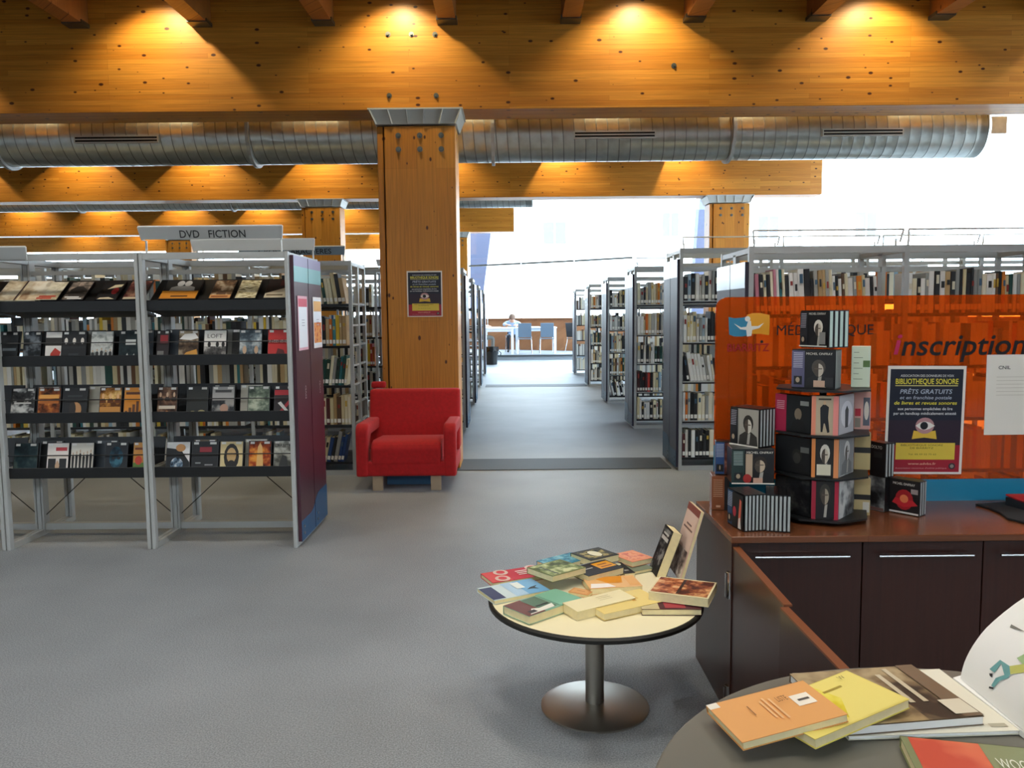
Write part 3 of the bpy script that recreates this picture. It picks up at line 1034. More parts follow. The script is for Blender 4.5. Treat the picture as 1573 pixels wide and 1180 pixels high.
# ---------------------------------------------------------------- film racks
def film_rack(label, x0, x1, y0, y1, h, last=False):
    t = thing('film_rack', label, 'display rack', ((x0 + x1) / 2, (y0 + y1) / 2, 0))
    ym = (y0 + y1) / 2 + .02
    for x in (x0, x1):
        for (ya, yb) in ((y0, y0 + .04), (y1 - .035, y1)):
            MB().box(x - .011, x + .011, ya, yb, 0, h + .02).build('post', 'bright steel', t, bevel=.003, seg=1)
        for dx in (-.008, .008):
            MB().box(x + dx - .006, x + dx + .006, ym - .03, ym + .03, .02, h).build('middle_post', 'dark steel' if False else 'steel post', t)
        MB().box(x - .011, x + .011, y0 + .04, y1 - .035, 0, .035).build('foot', 'bright steel', t)
        MB().box(x - .011, x + .011, y0 + .04, y1 - .035, h - .02, h + .015).build('cross_rail', 'steel post', t)
        for z in (1.33, 1.02, .70, .39):
            MB().box(x - .006, x + .006, y0 + .03, ym, z + .06, z + .085).build('bracket', 'bright steel', t)
    a, b_ = x0 + .011, x1 - .011
    MB().box(a, b_, y0 + .005, y0 + .03, h - .02, h + .018).build('top_rail', 'bright steel', t)
    MB().box(a, b_, y1 - .03, y1 - .005, h - .02, h + .018).build('top_rail', 'bright steel', t)
    MB().box(a, b_, ym - .012, ym + .012, h - .085, h - .06).build('middle_rail', 'bright steel', t)
    MB().box(a, b_, ym - .02, ym + .02, .03, .07).build('base_rail', 'steel post', t)
    for s in (0, 1):
        MB().tube([(a if s == 0 else b_, ym, .12), (a + .33 if s == 0 else b_ - .33, ym, .42)], .003, 6).build('brace', 'dark steel', t)
    # steep top display tray
    fz = 1.43
    yb_ = y0 + .03
    top = MB()
    top.prism([(a, yb_ + .02, fz), (a, yb_ + .225, fz + .145), (a, yb_ + .235, fz + .137), (a, yb_ + .03, fz - .012)], (b_ - a, 0, 0))
    top.prism([(a, yb_, fz - .04), (a, yb_, fz + .02), (a, yb_ + .006, fz + .02), (a, yb_ + .006, fz - .025), (a, yb_ + .24, fz - .06), (a, yb_ + .24, fz - .075)], (b_ - a, 0, 0))
    top.build('display_tray', 'shelf black', t)
    for z in (1.105, .775, .45):
        tr = MB()
        tr.prism([(a, yb_, z - .03), (a, yb_, z + .032), (a, yb_ + .006, z + .032), (a, yb_ + .006, z - .02), (a, yb_ + .24, z - .02), (a, yb_ + .24, z - .034)], (b_ - a, 0, 0))
        tr.build('display_tray', 'shelf black', t, bevel=.002, seg=1)
        MB().prism([(a, yb_ + .235, z - .02), (a, yb_ + .29, z + .17), (a, yb_ + .296, z + .168), (a, yb_ + .241, z - .02)], (b_ - a, 0, 0)).build('tray_back', 'shelf black', t)
        MB().tube([(a, yb_ + .004, z + .105), (b_, yb_ + .004, z + .105)], .0035, 6).build('front_rod', 'shelf black', t)
    if last:
        end_panel(t, x1 + .013, y0 + .03, y1 - .03, h, 1, PAL_NEAR, .15)
    return t


FY0, FY1, FH = 4.62, 5.33, 1.70
FX = [-3.82, -2.965, -2.115, -1.275]
fr1 = film_rack('grey steel film rack with black trays at the picture edge', FX[0], FX[1] - .014, FY0, FY1, FH)
fr2 = film_rack('grey steel film rack with black trays, without a title sign on it', FX[1] + .014, FX[2] - .014, FY0, FY1, FH)
fr3 = film_rack('grey steel film rack with black trays, plum end panel and fiction sign', FX[2] + .014, FX[3], FY0, FY1, FH, last=True)
sign_frame(fr3, FX[2] + .03, FX[3] - .02, FY0 + .03, FH + .01, FH + .16, 'sign grey')
sf = frame((FX[2] + .03, FY0 - .012, FH + .087), (1, 0, 0), (0, -.28, 1))
text('lettering', 'DVD   FICTION', fr3, sf, .225, .012, .043, M('sign ink'), w=.37, lift=.006, bold=.012)
sign_frame(fr3, FX[2] + .05, FX[3] - .01, FY1 + .02, FH + .01, FH + .15, 'white paint')
sign_frame(fr2, FX[1] + .03, FX[1] + .22, FY0 + .03, FH - .02, FH + .055, 'sign grey')
# notices and lettering on the plum end panel
xs = FX[3] + .013 + .0235
for k, (ya, yb, c1, c2) in enumerate(((4.70, 4.92, '#c9344e', '#f1eef0'), (5.06, 5.28, '#e58a2a', '#f4e9e4'))):
    s = thing('notice_sheet', ('white notice with red header on the plum end panel', 'white and orange notice on the plum end panel')[k], 'notice', (xs, ya, 1.18))
    fr = frame((xs, ya, 1.15), (0, 1, 0), (0, 0, 1))
    MB().box(xs, xs + .001, ya, yb, 1.15, 1.47).build('sheet', K(c2 if k else '#e9aab6'), s)
    its = [((.06, .05, .94, .95), K('#f3f1f2'))]
    its += [((.06, .8, .94, .95), K('#d4475a'))] if k == 0 else [((.06, .1, .94, .5), PIC('#d9621d', '#eea24e', '#c23a1c', 14)), ((.06, .72, .94, .92), K('#f0b05a'))]
    its += [((.35, .55 - .05 * q, .65, .565 - .05 * q), K('#b9b6ba')) for q in range(3)]
    prints('print', s, fr, .22, .32, its, .0015)
for k, yv in enumerate((4.80, 5.16)):
    fr = frame((xs + .0012, yv + .03, .86), (0, 0, 1), (0, -1, 0))
    text('lettering', 'DVD', fr3, fr, 0, 0, .028, K('#d8d2d6'))

# ---------------------------------------------------------------- films on the racks
def film(name, label, xl, xr, zb, h, y, tilt, inks, group, depth=.014, case='#0d0e10', sticker=True, words=None):
    """a case leaning back in a tray; xl, xr: the pixels of its lower corners; inks: print items"""
    a = at(xl, 500, Y=y).x
    b_ = at(xr, 500, Y=y).x
    wd = b_ - a
    up_ = Vector((0, sin(tilt), cos(tilt)))
    fr = frame((a, y, zb), (1, 0, 0), up_)
    o = MB()
    o.box(0, wd, 0, h, -depth, 0, 0, fr)
    ob = o.build(name, K(case, .3), mat=frame((a, y, zb), (1, 0, 0), up_), bevel=.0015, seg=1, label=label, cat='book' if 'book' in name else 'film case', group=group)
    its = [((.03, .02, .97, .98), inks[0])] + list(inks[1:])
    if sticker:
        its += [((.08, .90, .26, .97), K('#e8e6e0')), ((.68, .90, .92, .97), K('#d9d7cf'))]
    prints('cover_art', ob, fr, wd, h, its)
    for (s, u, v, hh, ww, ink) in words or []:
        text('title', s, ob, fr, u * wd, v * h, hh * h, ink, w=ww * wd, lift=.005)
    return ob


def faces(c, n=1, s=.8, base=.0, skin='#c9a888'):
    out = []
    for k in range(n):
        cx = (k + .5) / n
        p = person_shape(cx, base, s / (n ** .6))
        out += [(p[0], K(c)), (p[1], K(skin))]
    return out


def titles(c, v=.08, n=2, u0=.15, u1=.85, hgt=.045):
    return [((u0 + .03 * k, v + k * hgt * 1.6, u1 - .05 * k, v + k * hgt * 1.6 + hgt), K(c)) for k in range(n)]


def figures(c, n=5, base=.05, hgt=.5):
    out = []
    for k in range(n):
        cx = .12 + .76 * k / max(1, n - 1)
        hh = hgt * (.85 + .15 * ((k * 7) % 3) / 2)
        wv = .32 / n
        out.append(([(cx - wv * .7, base), (cx + wv * .7, base), (cx + wv, base + hh * .7), (cx + wv * .4, base + hh * .8), (cx - wv * .4, base + hh * .8), (cx - wv, base + hh * .7)], K(c)))
        out.append((ell(cx, base + hh * .9, wv * .45, hh * .1, 8), K('#b79a80' if c != '#d8d4cc' else '#efece6')))
    return out


BLK = '#0d0e10'
G1, G2 = 'films on the top trays', 'films standing in the trays'
top_row = [
    ('picture_book', 'large cream picture book at the outer end of the top tray', -8, 26, 'c', [PIC('#e9dcc0', '#cdb894', '#8f7658', 9)], .2),
    ('picture_book', 'large cream book with torn brown photograph on the top tray', 22, 64, 'c', [PIC('#efe2c8', '#d7bf98', '#a98461', 8), ((.0, 0, .06, 1), K('#3a221c')), ((.1, .02, .16, .98), K('#e6d5a8'))], .2),
    ('film_case', 'cream film case with red title on the top tray', 55, 89, 'd', [PIC('#e8dcc0', '#cdbf9c', '#b7a888', 14), ((.08, .16, .85, .24), K('#b5361f')), ((.02, .06, .7, .14), K('#b5361f'))], .19),
    ('film_case', 'dark grey film case with white title and a car on the top tray', 95, 129, 'd', [PIC('#3c352f', '#6f6256', '#b09a86', 13), ([(.2, .35), (.8, .35), (.85, .55), (.65, .72), (.35, .72), (.15, .55)], K('#2a2521')), ((.1, .12, .75, .17), K('#efeae0')), ((.25, .04, .9, .09), K('#efeae0'))], .19),
    ('film_case', 'black film case with cream swoosh and red spot on the top tray', 147, 180, 'd', [K('#0c0d0f'), ([(.3, .55), (.55, .78), (.95, .82), (.9, .68), (.5, .6)], K('#d8c9a0')), (ell(.72, .45, .16, .18), K('#8f1d20')), ([(.1, .02), (.9, .02), (.6, .12), (.2, .1)], K('#d9c8a6'))], .19),
    ('film_case', 'dark red film case beside the steel post on the top tray', 188, 221, 'd', [PIC('#2a1412', '#5c2620', '#a87a60', 14), ((.05, .02, .9, .12), K('#d8c3a0'))], .19),
    ('film_box', 'wide black film box with orange band, couple in grey', 244, 302, 'd', [K(BLK), ((.02, .02, .98, .4), K('#d98a24')), ((.3, .1, .75, .17), K('#5a3209'))] + [(p, K('#9b978f')) for p in (person_shape(.42, .4, .8)[0], person_shape(.62, .4, .8)[0])] + [(p, K('#c9c5bd')) for p in (person_shape(.42, .42, .75)[1], person_shape(.62, .42, .75)[1])], .2),
    ('film_case', 'brown film case with orange title strip on the top tray', 321, 355, 'd', [PIC('#4a3423', '#8b6a4a', '#c9b391', 14), ((.03, .02, .97, .2), K('#d99a5a')), ((.1, .07, .85, .14), K('#8f4a22'))] + faces('#6b4d36', 1, .7, .2), .19),
    ('film_case', 'cream film case with dark hatching on the top tray', 361, 394, 'd', [PIC('#f0e5c4', '#d9c692', '#7d6a44', 26, stretch=(1, 3, 1))], .19),
    ('film_case', 'half dark half cream film case beside the plum end panel', 405, 441, 'd', [K('#1a0f0e'), ([(.03, .02), (.97, .02), (.97, .6), (.03, .25)], K('#cdbd9e')), ((.1, .12, .8, .2), K('#7a6a50')), ((.55, .65, .95, .95), K('#4a1514'))], .19),
]
for (nm, lab, xl, xr, ty, inks, h) in top_row:
    film(nm, lab, xl, xr, 1.457, h, FY0 + .06, radians(54), inks, G1, sticker=False, case='#d8cdb4' if ty == 'c' else BLK)

rows = {
    2: (1.093, [
        ('dark film case with pale script on the second tray', -4, 22, [K('#14181b'), ((.1, .4, .9, .48), K('#5c6468'))], None),
        ('black film case with thin silver light on the second tray', 30, 58, [PIC('#0d0f12', '#1c2126', '#6b7278', 12)], None),
        ('white film case with red figure, second tray', 64, 90, [K('#e4e0d8'), ((.03, .55, .97, .8), K('#26231f')), ([(.3, .03), (.8, .03), (.95, .35), (.6, .48), (.35, .3)], K('#b5301f'))], None),
        ('black film case with four white faces, second tray', 90, 128, [K(BLK)] + faces('#1c1d1f', 3, 1.0, .45, '#d9d2c8') + [((.3, .1, .7, .3), K('#2b2d30'))], None),
        ('pale grey film case with crowd at its foot, second tray', 134, 170, [PIC('#aeb2ae', '#c9ccc6', '#7d837f', 12)] + figures('#2a2c2c', 5, .02, .45), None),
        ('dark teal film case with white splashes, second tray', 178, 213, [PIC('#10181b', '#1d2c30', '#2c3b3e', 10), ((.3, .55, .75, .72), K('#c9ccc8')), ([(.2, .05), (.4, .3), (.5, .1), (.7, .28), (.8, .05)], K('#d9dad6'))], None),
        ('dark film case with red writing next to the post, second tray', 236, 256, [K('#24191a'), ((.3, .6, .9, .85), K('#8f1f26')), ((.1, .1, .6, .35), K('#7b7a76'))], None),
        ('film case with white car over flames, second tray', 270, 302, [PIC('#2c2119', '#5d4a38', '#a8987f', 11), ([(.05, .72), (.3, .88), (.8, .9), (.97, .75), (.6, .68)], K('#e4e2dc')), ([(.05, .05), (.95, .2), (.9, .4), (.4, .3)], K('#d99a3c'))], None),
        ('white topped film case titled in thin capitals, second tray', 309, 345, [K('#e2ded6'), ((.03, .02, .97, .48), PIC('#2d2c2b', '#5a5754', '#b9b4ac', 14))] + [(ell(u, .54, .07, .09), K('#1c1b1b')) for u in (.25, .6, .85)], [('LOFT', .18, .74, .13, .64, K('#4a4744'))]),
        ('blue grey film case with two people, second tray', 364, 400, [PIC('#3a4750', '#76858c', '#c4cac9', 13)] + faces('#2b3238', 2, 1.0, .05), None),
        ('bright red film case with capital title, second tray', 408, 444, [K('#c3241f'), ((.03, .55, .97, .68), K('#8f1613')), ([(.3, .03), (.85, .03), (.7, .35), (.45, .4)], K('#5c100e'))], [('INCENDIES', .08, .585, .07, .84, K('#f1d9cf'))]),
    ]),
    3: (.763, [
        ('black and white film case with torn paper shapes, third tray', 5, 43, [PIC('#0f1011', '#3a3b3b', '#d9d8d2', 10)] + titles('#d8d6d0', .5, 1), None),
        ('orange brown film case with large capitals, third tray', 47, 83, [PIC('#3a1d0e', '#8f4a1f', '#d98a3a', 12), ((.08, .66, .92, .78), K('#e0a04a')), ((.08, .5, .92, .6), K('#b56a2a'))], None),
        ('black film case with one lit face, third tray', 86, 124, [K('#0e0f11'), (ell(.55, .3, .24, .24), K('#b58352')), (ell(.42, .32, .14, .24), K('#241a14')), ((.2, .7, .8, .76), K('#2b2d30'))], None),
        ('golden film case with many small heads, third tray', 143, 178, [PIC('#5c3312', '#b57a30', '#e8c27a', 13)] + faces('#6b3a16', 3, .9, .5, '#e0b27a') + [((.05, .1, .95, .38), K('#c98a3c'))], None),
        ('yellow orange film case with city blocks, third tray', 181, 215, [K('#d98a22'), ((.1, .76, .9, .84), K('#5a2c08'))] + [((.08 + .17 * k, .03, .2 + .17 * k, .25 + .1 * ((k * 5) % 4)), K('#5f3413')) for k in range(5)], None),
        ('brown film case with three heads beside the post, third tray', 233, 265, [PIC('#2b1f1a', '#6b4d3c', '#a98a70', 11), ((.1, .3, .9, .4), K('#d9c9b4')), ([(.1, .05), (.5, .25), (.9, .08)], K('#c27a3c'))] + faces('#33251f', 3, .8, .55), None),
        ('black film case with pale animals at its foot, third tray', 279, 313, [K('#16170f'), (ell(.3, .14, .2, .09), K('#b3a978')), (ell(.7, .16, .2, .1), K('#a89d6c'))], None),
        ('grey film case with dark lower picture, third tray', 318, 354, [K('#9c9a96'), ((.03, .02, .97, .55), PIC('#17181a', '#3a3d40', '#9c9a94', 12)), ((.15, .8, .85, .88), K('#3a3a3a')), (ell(.55, .3, .18, .14), K('#b58d76'))], None),
        ('grey green film case with white brush title, third tray', 374, 409, [PIC('#39453c', '#6f7d6c', '#b9bfa8', 12), ([(.1, .1), (.5, .2), (.95, .16), (.9, .08), (.4, .1)], K('#e2e0d2'))], None),
        ('red and black film case with crossed strokes, third tray', 415, 446, [K('#1c0d0e'), ((.03, .7, .97, .86), K('#b3202a')), ([(.1, .05), (.25, .05), (.9, .5), (.75, .55)], K('#a81d26')), ([(.8, .05), (.95, .05), (.35, .5), (.2, .45)], K('#d9d2cc'))], None),
    ]),
    4: (.437, [
        ('dark teal film case with small white caption, bottom tray', 4, 42, [PIC('#0d1c20', '#1d3338', '#4a5a55', 8), ((.1, .1, .5, .15), K('#c9cdc9')), ((.1, .04, .8, .08), K('#c9cdc9'))], None),
        ('white film case with red title box and dancer, bottom tray', 56, 91, [K('#e6ddd4'), ((.4, .74, .9, .85), K('#c2303a')), ((.08, .02, .42, .5), K('#1b1a1a')), ((.58, .02, .9, .5), K('#1b1a1a')), ([(.42, .02), (.56, .02), (.6, .3), (.5, .45), (.4, .3)], K('#c9a684'))], None),
        ('white film case with a row of dark figures, bottom tray', 93, 130, [K('#d8d3c6')] + figures('#1c1b1a', 6, .18, .6) + [((.1, .05, .9, .1), K('#4a4744'))], None),
        ('dark blue film case with glowing mask, bottom tray', 147, 183, [K('#0b1219'), (ell(.5, .52, .3, .34), PIC('#10212e', '#1f4050', '#3f6f80', 14)), (ell(.38, .5, .07, .05), K('#05080b')), (ell(.62, .5, .07, .05), K('#05080b'))], None),
        ('orange and green film case beside the post, bottom tray', 191, 222, [K('#c98a3a'), ((.03, .02, .97, .35), K('#5a7a2f')), (ell(.3, .42, .18, .14), K('#c9432a')), ((.1, .75, .9, .82), K('#7a3d14'))], None),
        ('white and black film case with round blue light, bottom tray', 243, 281, [K('#e0dedb'), ([(.03, .02), (.97, .02), (.97, .35), (.6, .75), (.03, .8)], K('#0f1216')), (ell(.45, .28, .26, .22), PIC('#15232f', '#6b8398', '#e2e6e8', 20)), (ell(.6, .8, .2, .12), K('#c98f55'))], None),
        ('black film case with small red band, bottom tray', 283, 325, [K('#101013'), ((.3, .66, .75, .82), K('#8f1f2a')), ((.15, .3, .35, .34), K('#8b8b8b')), ((.5, .24, .8, .28), K('#8b8b8b'))], None),
        ('cream film case with bearded dark face, bottom tray', 327, 364, [K('#d8c38f'), (ell(.5, .5, .32, .42), K('#17110d')), (ell(.5, .55, .2, .24), K('#c2a06b')), (ell(.5, .33, .13, .07), K('#17110d')), ((.3, .58, .7, .62), K('#2a1c12'))], None),
        ('fiery orange film case with hooded figure, bottom tray', 372, 408, [PIC('#3a120a', '#a8451a', '#e89a3c', 10), ([(.35, .2), (.65, .2), (.6, .8), (.5, .95), (.4, .8)], K('#e6b46a')), ((.3, .07, .7, .2), K('#f0dcb0'))], None),
        ('grey film case with capital title at its top, bottom tray', 411, 446, [PIC('#4c4c44', '#8b8a80', '#c4c2b4', 12), ([(.2, .05), (.7, .05), (.6, .5), (.4, .55)], K('#2b2b28'))], [('L\'ARBITRO', .08, .8, .09, .84, K('#1a1a18'))]),
    ]),
}
for rk, (zb, lst) in rows.items():
    for (lab, xl, xr, inks, words) in lst:
        film('film_case', lab, xl, xr, zb, .188, FY0 + .062, radians(13), inks, G2, words=words)
# cases filed behind the front ones, mostly hidden
R2 = random.Random(5)
for rk, (zb, lst) in rows.items():
    for q, xl in enumerate((120, 196, 250, 336, 352) if rk == 2 else (46, 126, 320, 362) if rk == 3 else (46, 132, 286, 366)):
        hx = R2.choice(['#1c1d20', '#c9c2ae', '#3a4148', '#6b5a44', '#b3aa3a' if rk == 3 else '#8f8f88'])
        film('film_case', '%s film case filed behind the front ones, %s from the outer end, %s tray' % ({'#1c1d20': 'black', '#c9c2ae': 'cream', '#3a4148': 'slate', '#6b5a44': 'brown'}.get(hx, 'pale'), ORD[q], {2: 'second', 3: 'third', 4: 'bottom'}[rk]),
             xl, xl + 36, zb - .003, .195, FY0 + .12, radians(13), [K(hx)], G2, words=None)

# ---------------------------------------------------------------- counter
MAH = wood('mahogany', False, base=('#33160f', '#3b1c13'), knots=False, rough=.28, row=.5)  # darker than the worktop: the counter front's shade is put into the colour
MAHT = wood('mahogany top', True, base=('#6b3d24', '#75462a'), knots=False, rough=.25, row=.5)
M('edge band', '#7a4322', .4)
M('gap black', '#070505', .7)
CX0, CX1, CY0, CY1, CZ = .709, 3.3, 2.572, 3.08, .622
ct = thing('counter', 'long mahogany library counter with doors under the orange screen', 'counter', ((CX0 + CX1) / 2, (CY0 + CY1) / 2, 0))
MB().box(CX0, CX1, CY0, CY1, CZ - .022, CZ).build('worktop', MAHT, ct, bevel=.002, seg=1)
MB().box(CX0 + .004, CX0 + .024, CY0 + .01, CY1 - .005, 0, CZ - .022).build('side_panel', MAH, ct)
MB().box(CX0 + .024, CX1 - .01, CY0 + .07, CY1 - .01, .0, CZ - .022).build('carcass', 'gap black', ct)
dx = [at(x, 950, Y=CY0 + .04).x for x in (1131, 1322, 1506, 1690)] + [CX1 - .01]
for k in range(4):
    d = MB().box(dx[k] + .002, dx[k + 1] - .002, CY0 + .04, CY0 + .062, .03, CZ - .026).build('door', MAH, ct, bevel=.001, seg=1)
    hz = .548
    w_ = .31
    hc = (dx[k] + dx[k + 1]) / 2
    h = MB().tube([(hc - w_ / 2, CY0 + .015, hz), (hc + w_ / 2, CY0 + .015, hz)], .004, 8)
    for s in (-.4, .4):
        h.tube([(hc + s * w_, CY0 + .015, hz), (hc + s * w_, CY0 + .04, hz)], .003, 6)
    h.build('handle', 'chrome', d)
# folding leaves standing out from the counter towards the viewer
gt = thing('folding_gate', 'two mahogany gate leaves standing out from the end of the counter', 'gate', (.72, 2.1, 0))
for k, ((xa, ya), (xb, yb)) in enumerate((((.728, 2.60), (.716, 2.052)), ((.701, 2.036), (.708, 1.60)))):
    lf = MB().bar((xa, ya, .297), (xb, yb, .297), .022, .57).build('leaf', MAH, gt)
    MB().bar((xa, ya, .584), (xb, yb, .584), .0225, .006).build('edge_band', 'edge band', lf)
for z in (.45, .06):
    hn = MB().tube([(.716, 2.607, z - .045), (.716, 2.607, z + .045)], .0125, 12)
    hn.box(.7, .73, 2.6, 2.614, z - .04, z + .04)
    hn.build('hinge', 'chrome', gt)

# ---------------------------------------------------------------- screen on the counter
def acrylic(name, tint, diff, f=.42):
    mt = bpy.data.materials.new(name)
    mt.use_nodes = True
    nt = mt.node_tree
    N, L = nt.nodes, nt.links
    N.remove(N['Principled BSDF'])
    t = N.new('ShaderNodeBsdfTransparent')
    t.inputs[0].default_value = (*tint, 1)
    d = N.new('ShaderNodeBsdfTranslucent')
    d.inputs[0].default_value = (*diff, 1)
    d2 = N.new('ShaderNodeBsdfDiffuse')
    d2.inputs[0].default_value = (*diff, 1)
    ad = N.new('ShaderNodeMixShader')
    ad.inputs[0].default_value = .5
    L.new(d.outputs[0], ad.inputs[1])
    L.new(d2.outputs[0], ad.inputs[2])
    mx = N.new('ShaderNodeMixShader')
    mx.inputs[0].default_value = f
    L.new(t.outputs[0], mx.inputs[1])
    L.new(ad.outputs[0], mx.inputs[2])
    g = N.new('ShaderNodeBsdfGlossy')
    g.inputs['Roughness'].default_value = .06
    fr_ = N.new('ShaderNodeFresnel')
    fr_.inputs[0].default_value = 1.45
    m2 = N.new('ShaderNodeMixShader')
    L.new(fr_.outputs[0], m2.inputs[0])
    L.new(mx.outputs[0], m2.inputs[1])
    L.new(g.outputs[0], m2.inputs[2])
    L.new(m2.outputs[0], N['Material Output'].inputs[0])
    MATS[name] = mt
    return mt


ACR = acrylic('orange acrylic', (1, .38, .1), (1, .23, .035), .24)
M('teal acrylic', '#2b84a8', .25)
SY, SX0, SX1, SZ1 = 3.045, .768, 3.2, 1.407
sc_ = thing('counter_screen', 'orange acrylic counter screen with teal foot and printed lettering', 'screen', ((SX0 + SX1) / 2, SY, CZ))
wave = [(SX0 + (SX1 - SX0) * (k / 40) ** 1.5, 0) for k in range(41)]
wave = [(x, .706 + .14 * math.exp(-((x - SX0) / .13) ** 2)) for x, _ in wave]
rc = .045
poly = wave[::-1] + [(SX0 + rc - rc * cos(q * pi / 12), SZ1 - rc + rc * sin(q * pi / 12)) for q in range(7)] + [(SX1, SZ1 + .0)]
MB().prism([(x, SY, z) for x, z in poly], (0, .006, 0)).build('orange_panel', ACR, sc_)
MB().prism([(x, SY - .001, z) for x, z in [(SX0, CZ), (SX1, CZ)] + wave[::-1]], (0, .008, 0)).build('teal_foot', 'teal acrylic', sc_)
fr = frame((0, SY - .001, 0), (1, 0, 0), (0, 0, 1))
INK = K('#0b0b12', .7)
REDI = K('#8f0f18', .7)


def sx(px, py=520):
    q = at(px, py, Y=SY)
    return q.x, q.z


def spoly(pts, mt, nm, lift=.0008):
    mb = MB()
    q = [sx(*p) for p in pts]
    mb.prism([(x, SY - lift - .0006, z) for x, z in q], (0, .0006, 0))
    mb.build(nm, mt, sc_)


spoly([(1119, 487), (1128, 489), (1140, 488), (1150, 486), (1151, 500), (1150, 515), (1140, 517), (1128, 517), (1120, 514)], K('#2f83a6'), 'logo_flag', .001)
spoly([(1147, 484), (1156, 481), (1168, 481), (1182, 484), (1182, 500), (1181, 515), (1168, 513), (1154, 513), (1150, 500)], K('#e8a01c'), 'logo_flag', .0018)
spoly([(1127, 497), (1138, 503), (1146, 502), (1149, 493), (1153, 493), (1154, 501), (1164, 501), (1173, 496), (1166, 504), (1155, 507), (1154, 516), (1147, 517), (1146, 507), (1137, 506)], K('#e6e2d8'), 'logo_figure', .003)
spoly([(1148 + 4.2 * cos(t_ * pi / 5), 490 + 4.2 * sin(t_ * pi / 5)) for t_ in range(10)], K('#e6e2d8'), 'logo_figure', .003)
spoly([(1170 + 2.4 * cos(t_ * pi / 5), 525 + 2.4 * sin(t_ * pi / 5)) for t_ in range(10)], INK, 'logo_dot', .001)


def sword(s, x0, x1, base, h, mt, **kw):
    xa, za = sx(x0, base)
    xb, _ = sx(x1, base)
    hz = sx(x0, base - h)[1] - za
    text('lettering', s, sc_, fr, xa, za, hz, mt, w=xb - xa, lift=.0012, **kw)


sword('BIARRITZ', 1117, 1181, 540, 12, REDI, bold=.015)
sword('MÉDIATHÈQUE', 1193, 1341, 515, 16, INK)
sword('i', 1372, 1379, 544, 33, K('#c21f5a', .5), slant=.22, bold=.012)
sword('nscriptions', 1384, 1592, 546, 33, INK, slant=.2, bold=.012)

# poster on the screen and its twin on the wooden column
M('poster paper', '#efe9dd', .55)


def poster(label, o, ux, uy, w, h, full=True):
    fr = frame(o, ux, uy)
    t = thing('poster', label, 'poster', mat=frame(o, ux, uy))
    MB().box(0, w, 0, h, 0, .0012, 0, fr).build('sheet', 'poster paper', t)
    NAV = K('#141a2c', .4)
    prints('print', t, fr, w, h, [((.035, .02, .965, .97), NAV), ((.035, .27, .965, .5), K('#2a1a2b', .4)), ((.035, .02, .965, .27), K('#a31c30', .4)), ((.14, .135, .9, .29), K('#e2c548', .4)),
                                  ((.1, .815, .9, .822), K('#e9dd8a', .4)), ([(.34, .325), (.5, .34), (.66, .325), (.64, .405), (.5, .39), (.36, .405)], K('#dfb63c', .4)),
                                  (ell(.5, .45, .12, .075, 20), K('#b8888a', .4)), ([(.38, .45), (.44, .48), (.5, .49), (.56, .48), (.63, .45), (.56, .42), (.5, .41), (.44, .42)], K('#e8e2dc', .4)),
                                  (ell(.49, .45, .05, .036, 16), K('#16161c', .4)), (ell(.87, .075, .045, .03, 12), K('#3a2a34', .4)), (ell(.87, .075, .025, .017, 12), K('#8f8a80', .4))], .0014, .0002)
    yel, wh, lb = K('#ecdf4e', .4), K('#e9e9ea', .4), K('#b3bccb', .4)

    def T(s, v, hh, u0, u1, mt, **kw):
        text('lettering', s, t, fr, u0 * w, v * h, hh * h, mt, w=(u1 - u0) * w, lift=.0045, **kw)
    T('BIBLIOTHEQUE SONORE', .835, .05, .1, .9, yel, bold=.012)
    T('ASSOCIATION DES DONNEURS DE VOIX', .9, .022, .16, .84, wh)
    T('PRÊTS GRATUITS', .745, .042, .16, .82, lb, slant=.2, bold=.012)
    T('et en franchise postale', .695, .032, .16, .82, lb, slant=.2, bold=.008)
    T('de livres et revues sonores', .645, .034, .09, .89, yel, slant=.2, bold=.008)
    if full:
        T('aux personnes empêchées de lire', .595, .026, .14, .84, wh, bold=.008)
        T('par un handicap médicalement attesté', .552, .026, .09, .89, wh, bold=.008)
        ol = K('#6b5a1e', .4)
        T('BIBLIOTHEQUE SONORE', .262, .018, .2, .74, ol)
        T('DE BIARRITZ', .235, .018, .32, .62, ol)
        T('Tél. 05 59 52 75 62', .178, .015, .3, .66, ol)
        T('www.advbs.fr', .088, .022, .3, .66, K('#f0b8a0', .4), bold=.008)
        T('Association reconnue d\'utilité publique', .05, .014, .14, .8, K('#e6a6a6', .4))
    return t


a = at(1357, 728, Y=SY - .004)
b_ = at(1476, 731, Y=SY - .004)
c_ = at(1360, 562, Y=SY - .004)
poster('dark blue poster taped to the orange counter screen', (a.x, SY - .0045, a.z), (1, 0, -.012), (.02, 0, 1), b_.x - a.x, c_.z - a.z)
q0, q1 = at(626, 487, Y=7.03), at(679, 416, Y=7.03)
poster('small dark poster pinned to the wooden column', (q0.x, 7.0285, q0.z), (1, 0, 0), (0, 0, 1), q1.x - q0.x, q1.z - q0.z)
a, c_ = at(1510, 668, Y=SY), at(1514, 545, Y=SY)
t = thing('notice_sheet', 'plain cream sheet headed CNIL taped to the orange screen', 'notice', (a.x, SY - .004, a.z))
fr2 = frame((a.x, SY - .0045, a.z), (1, 0, 0), (.02, 0, 1))
w_, h_ = .215, c_.z - a.z
MB().box(0, w_, 0, h_, 0, .001, 0, fr2).build('sheet', 'poster paper', t)
text('lettering', 'CNIL', t, fr2, .045, h_ * .82, .013, INK, w=.045, bold=.01)
prints('print', t, fr2, w_, h_, [((.18, .72 - .045 * k, .95, .726 - .045 * k), K('#cfc6b8', .6)) for k in range(6)], .0014)

# ---------------------------------------------------------------- disc boxes on the counter
M('spine silver', '#a9b0ae', .35)
M('spine dark', '#131416', .35)
M('spine mint', '#b9cdc2', .4)
M('cellophane', '#3a3d3f', .12)


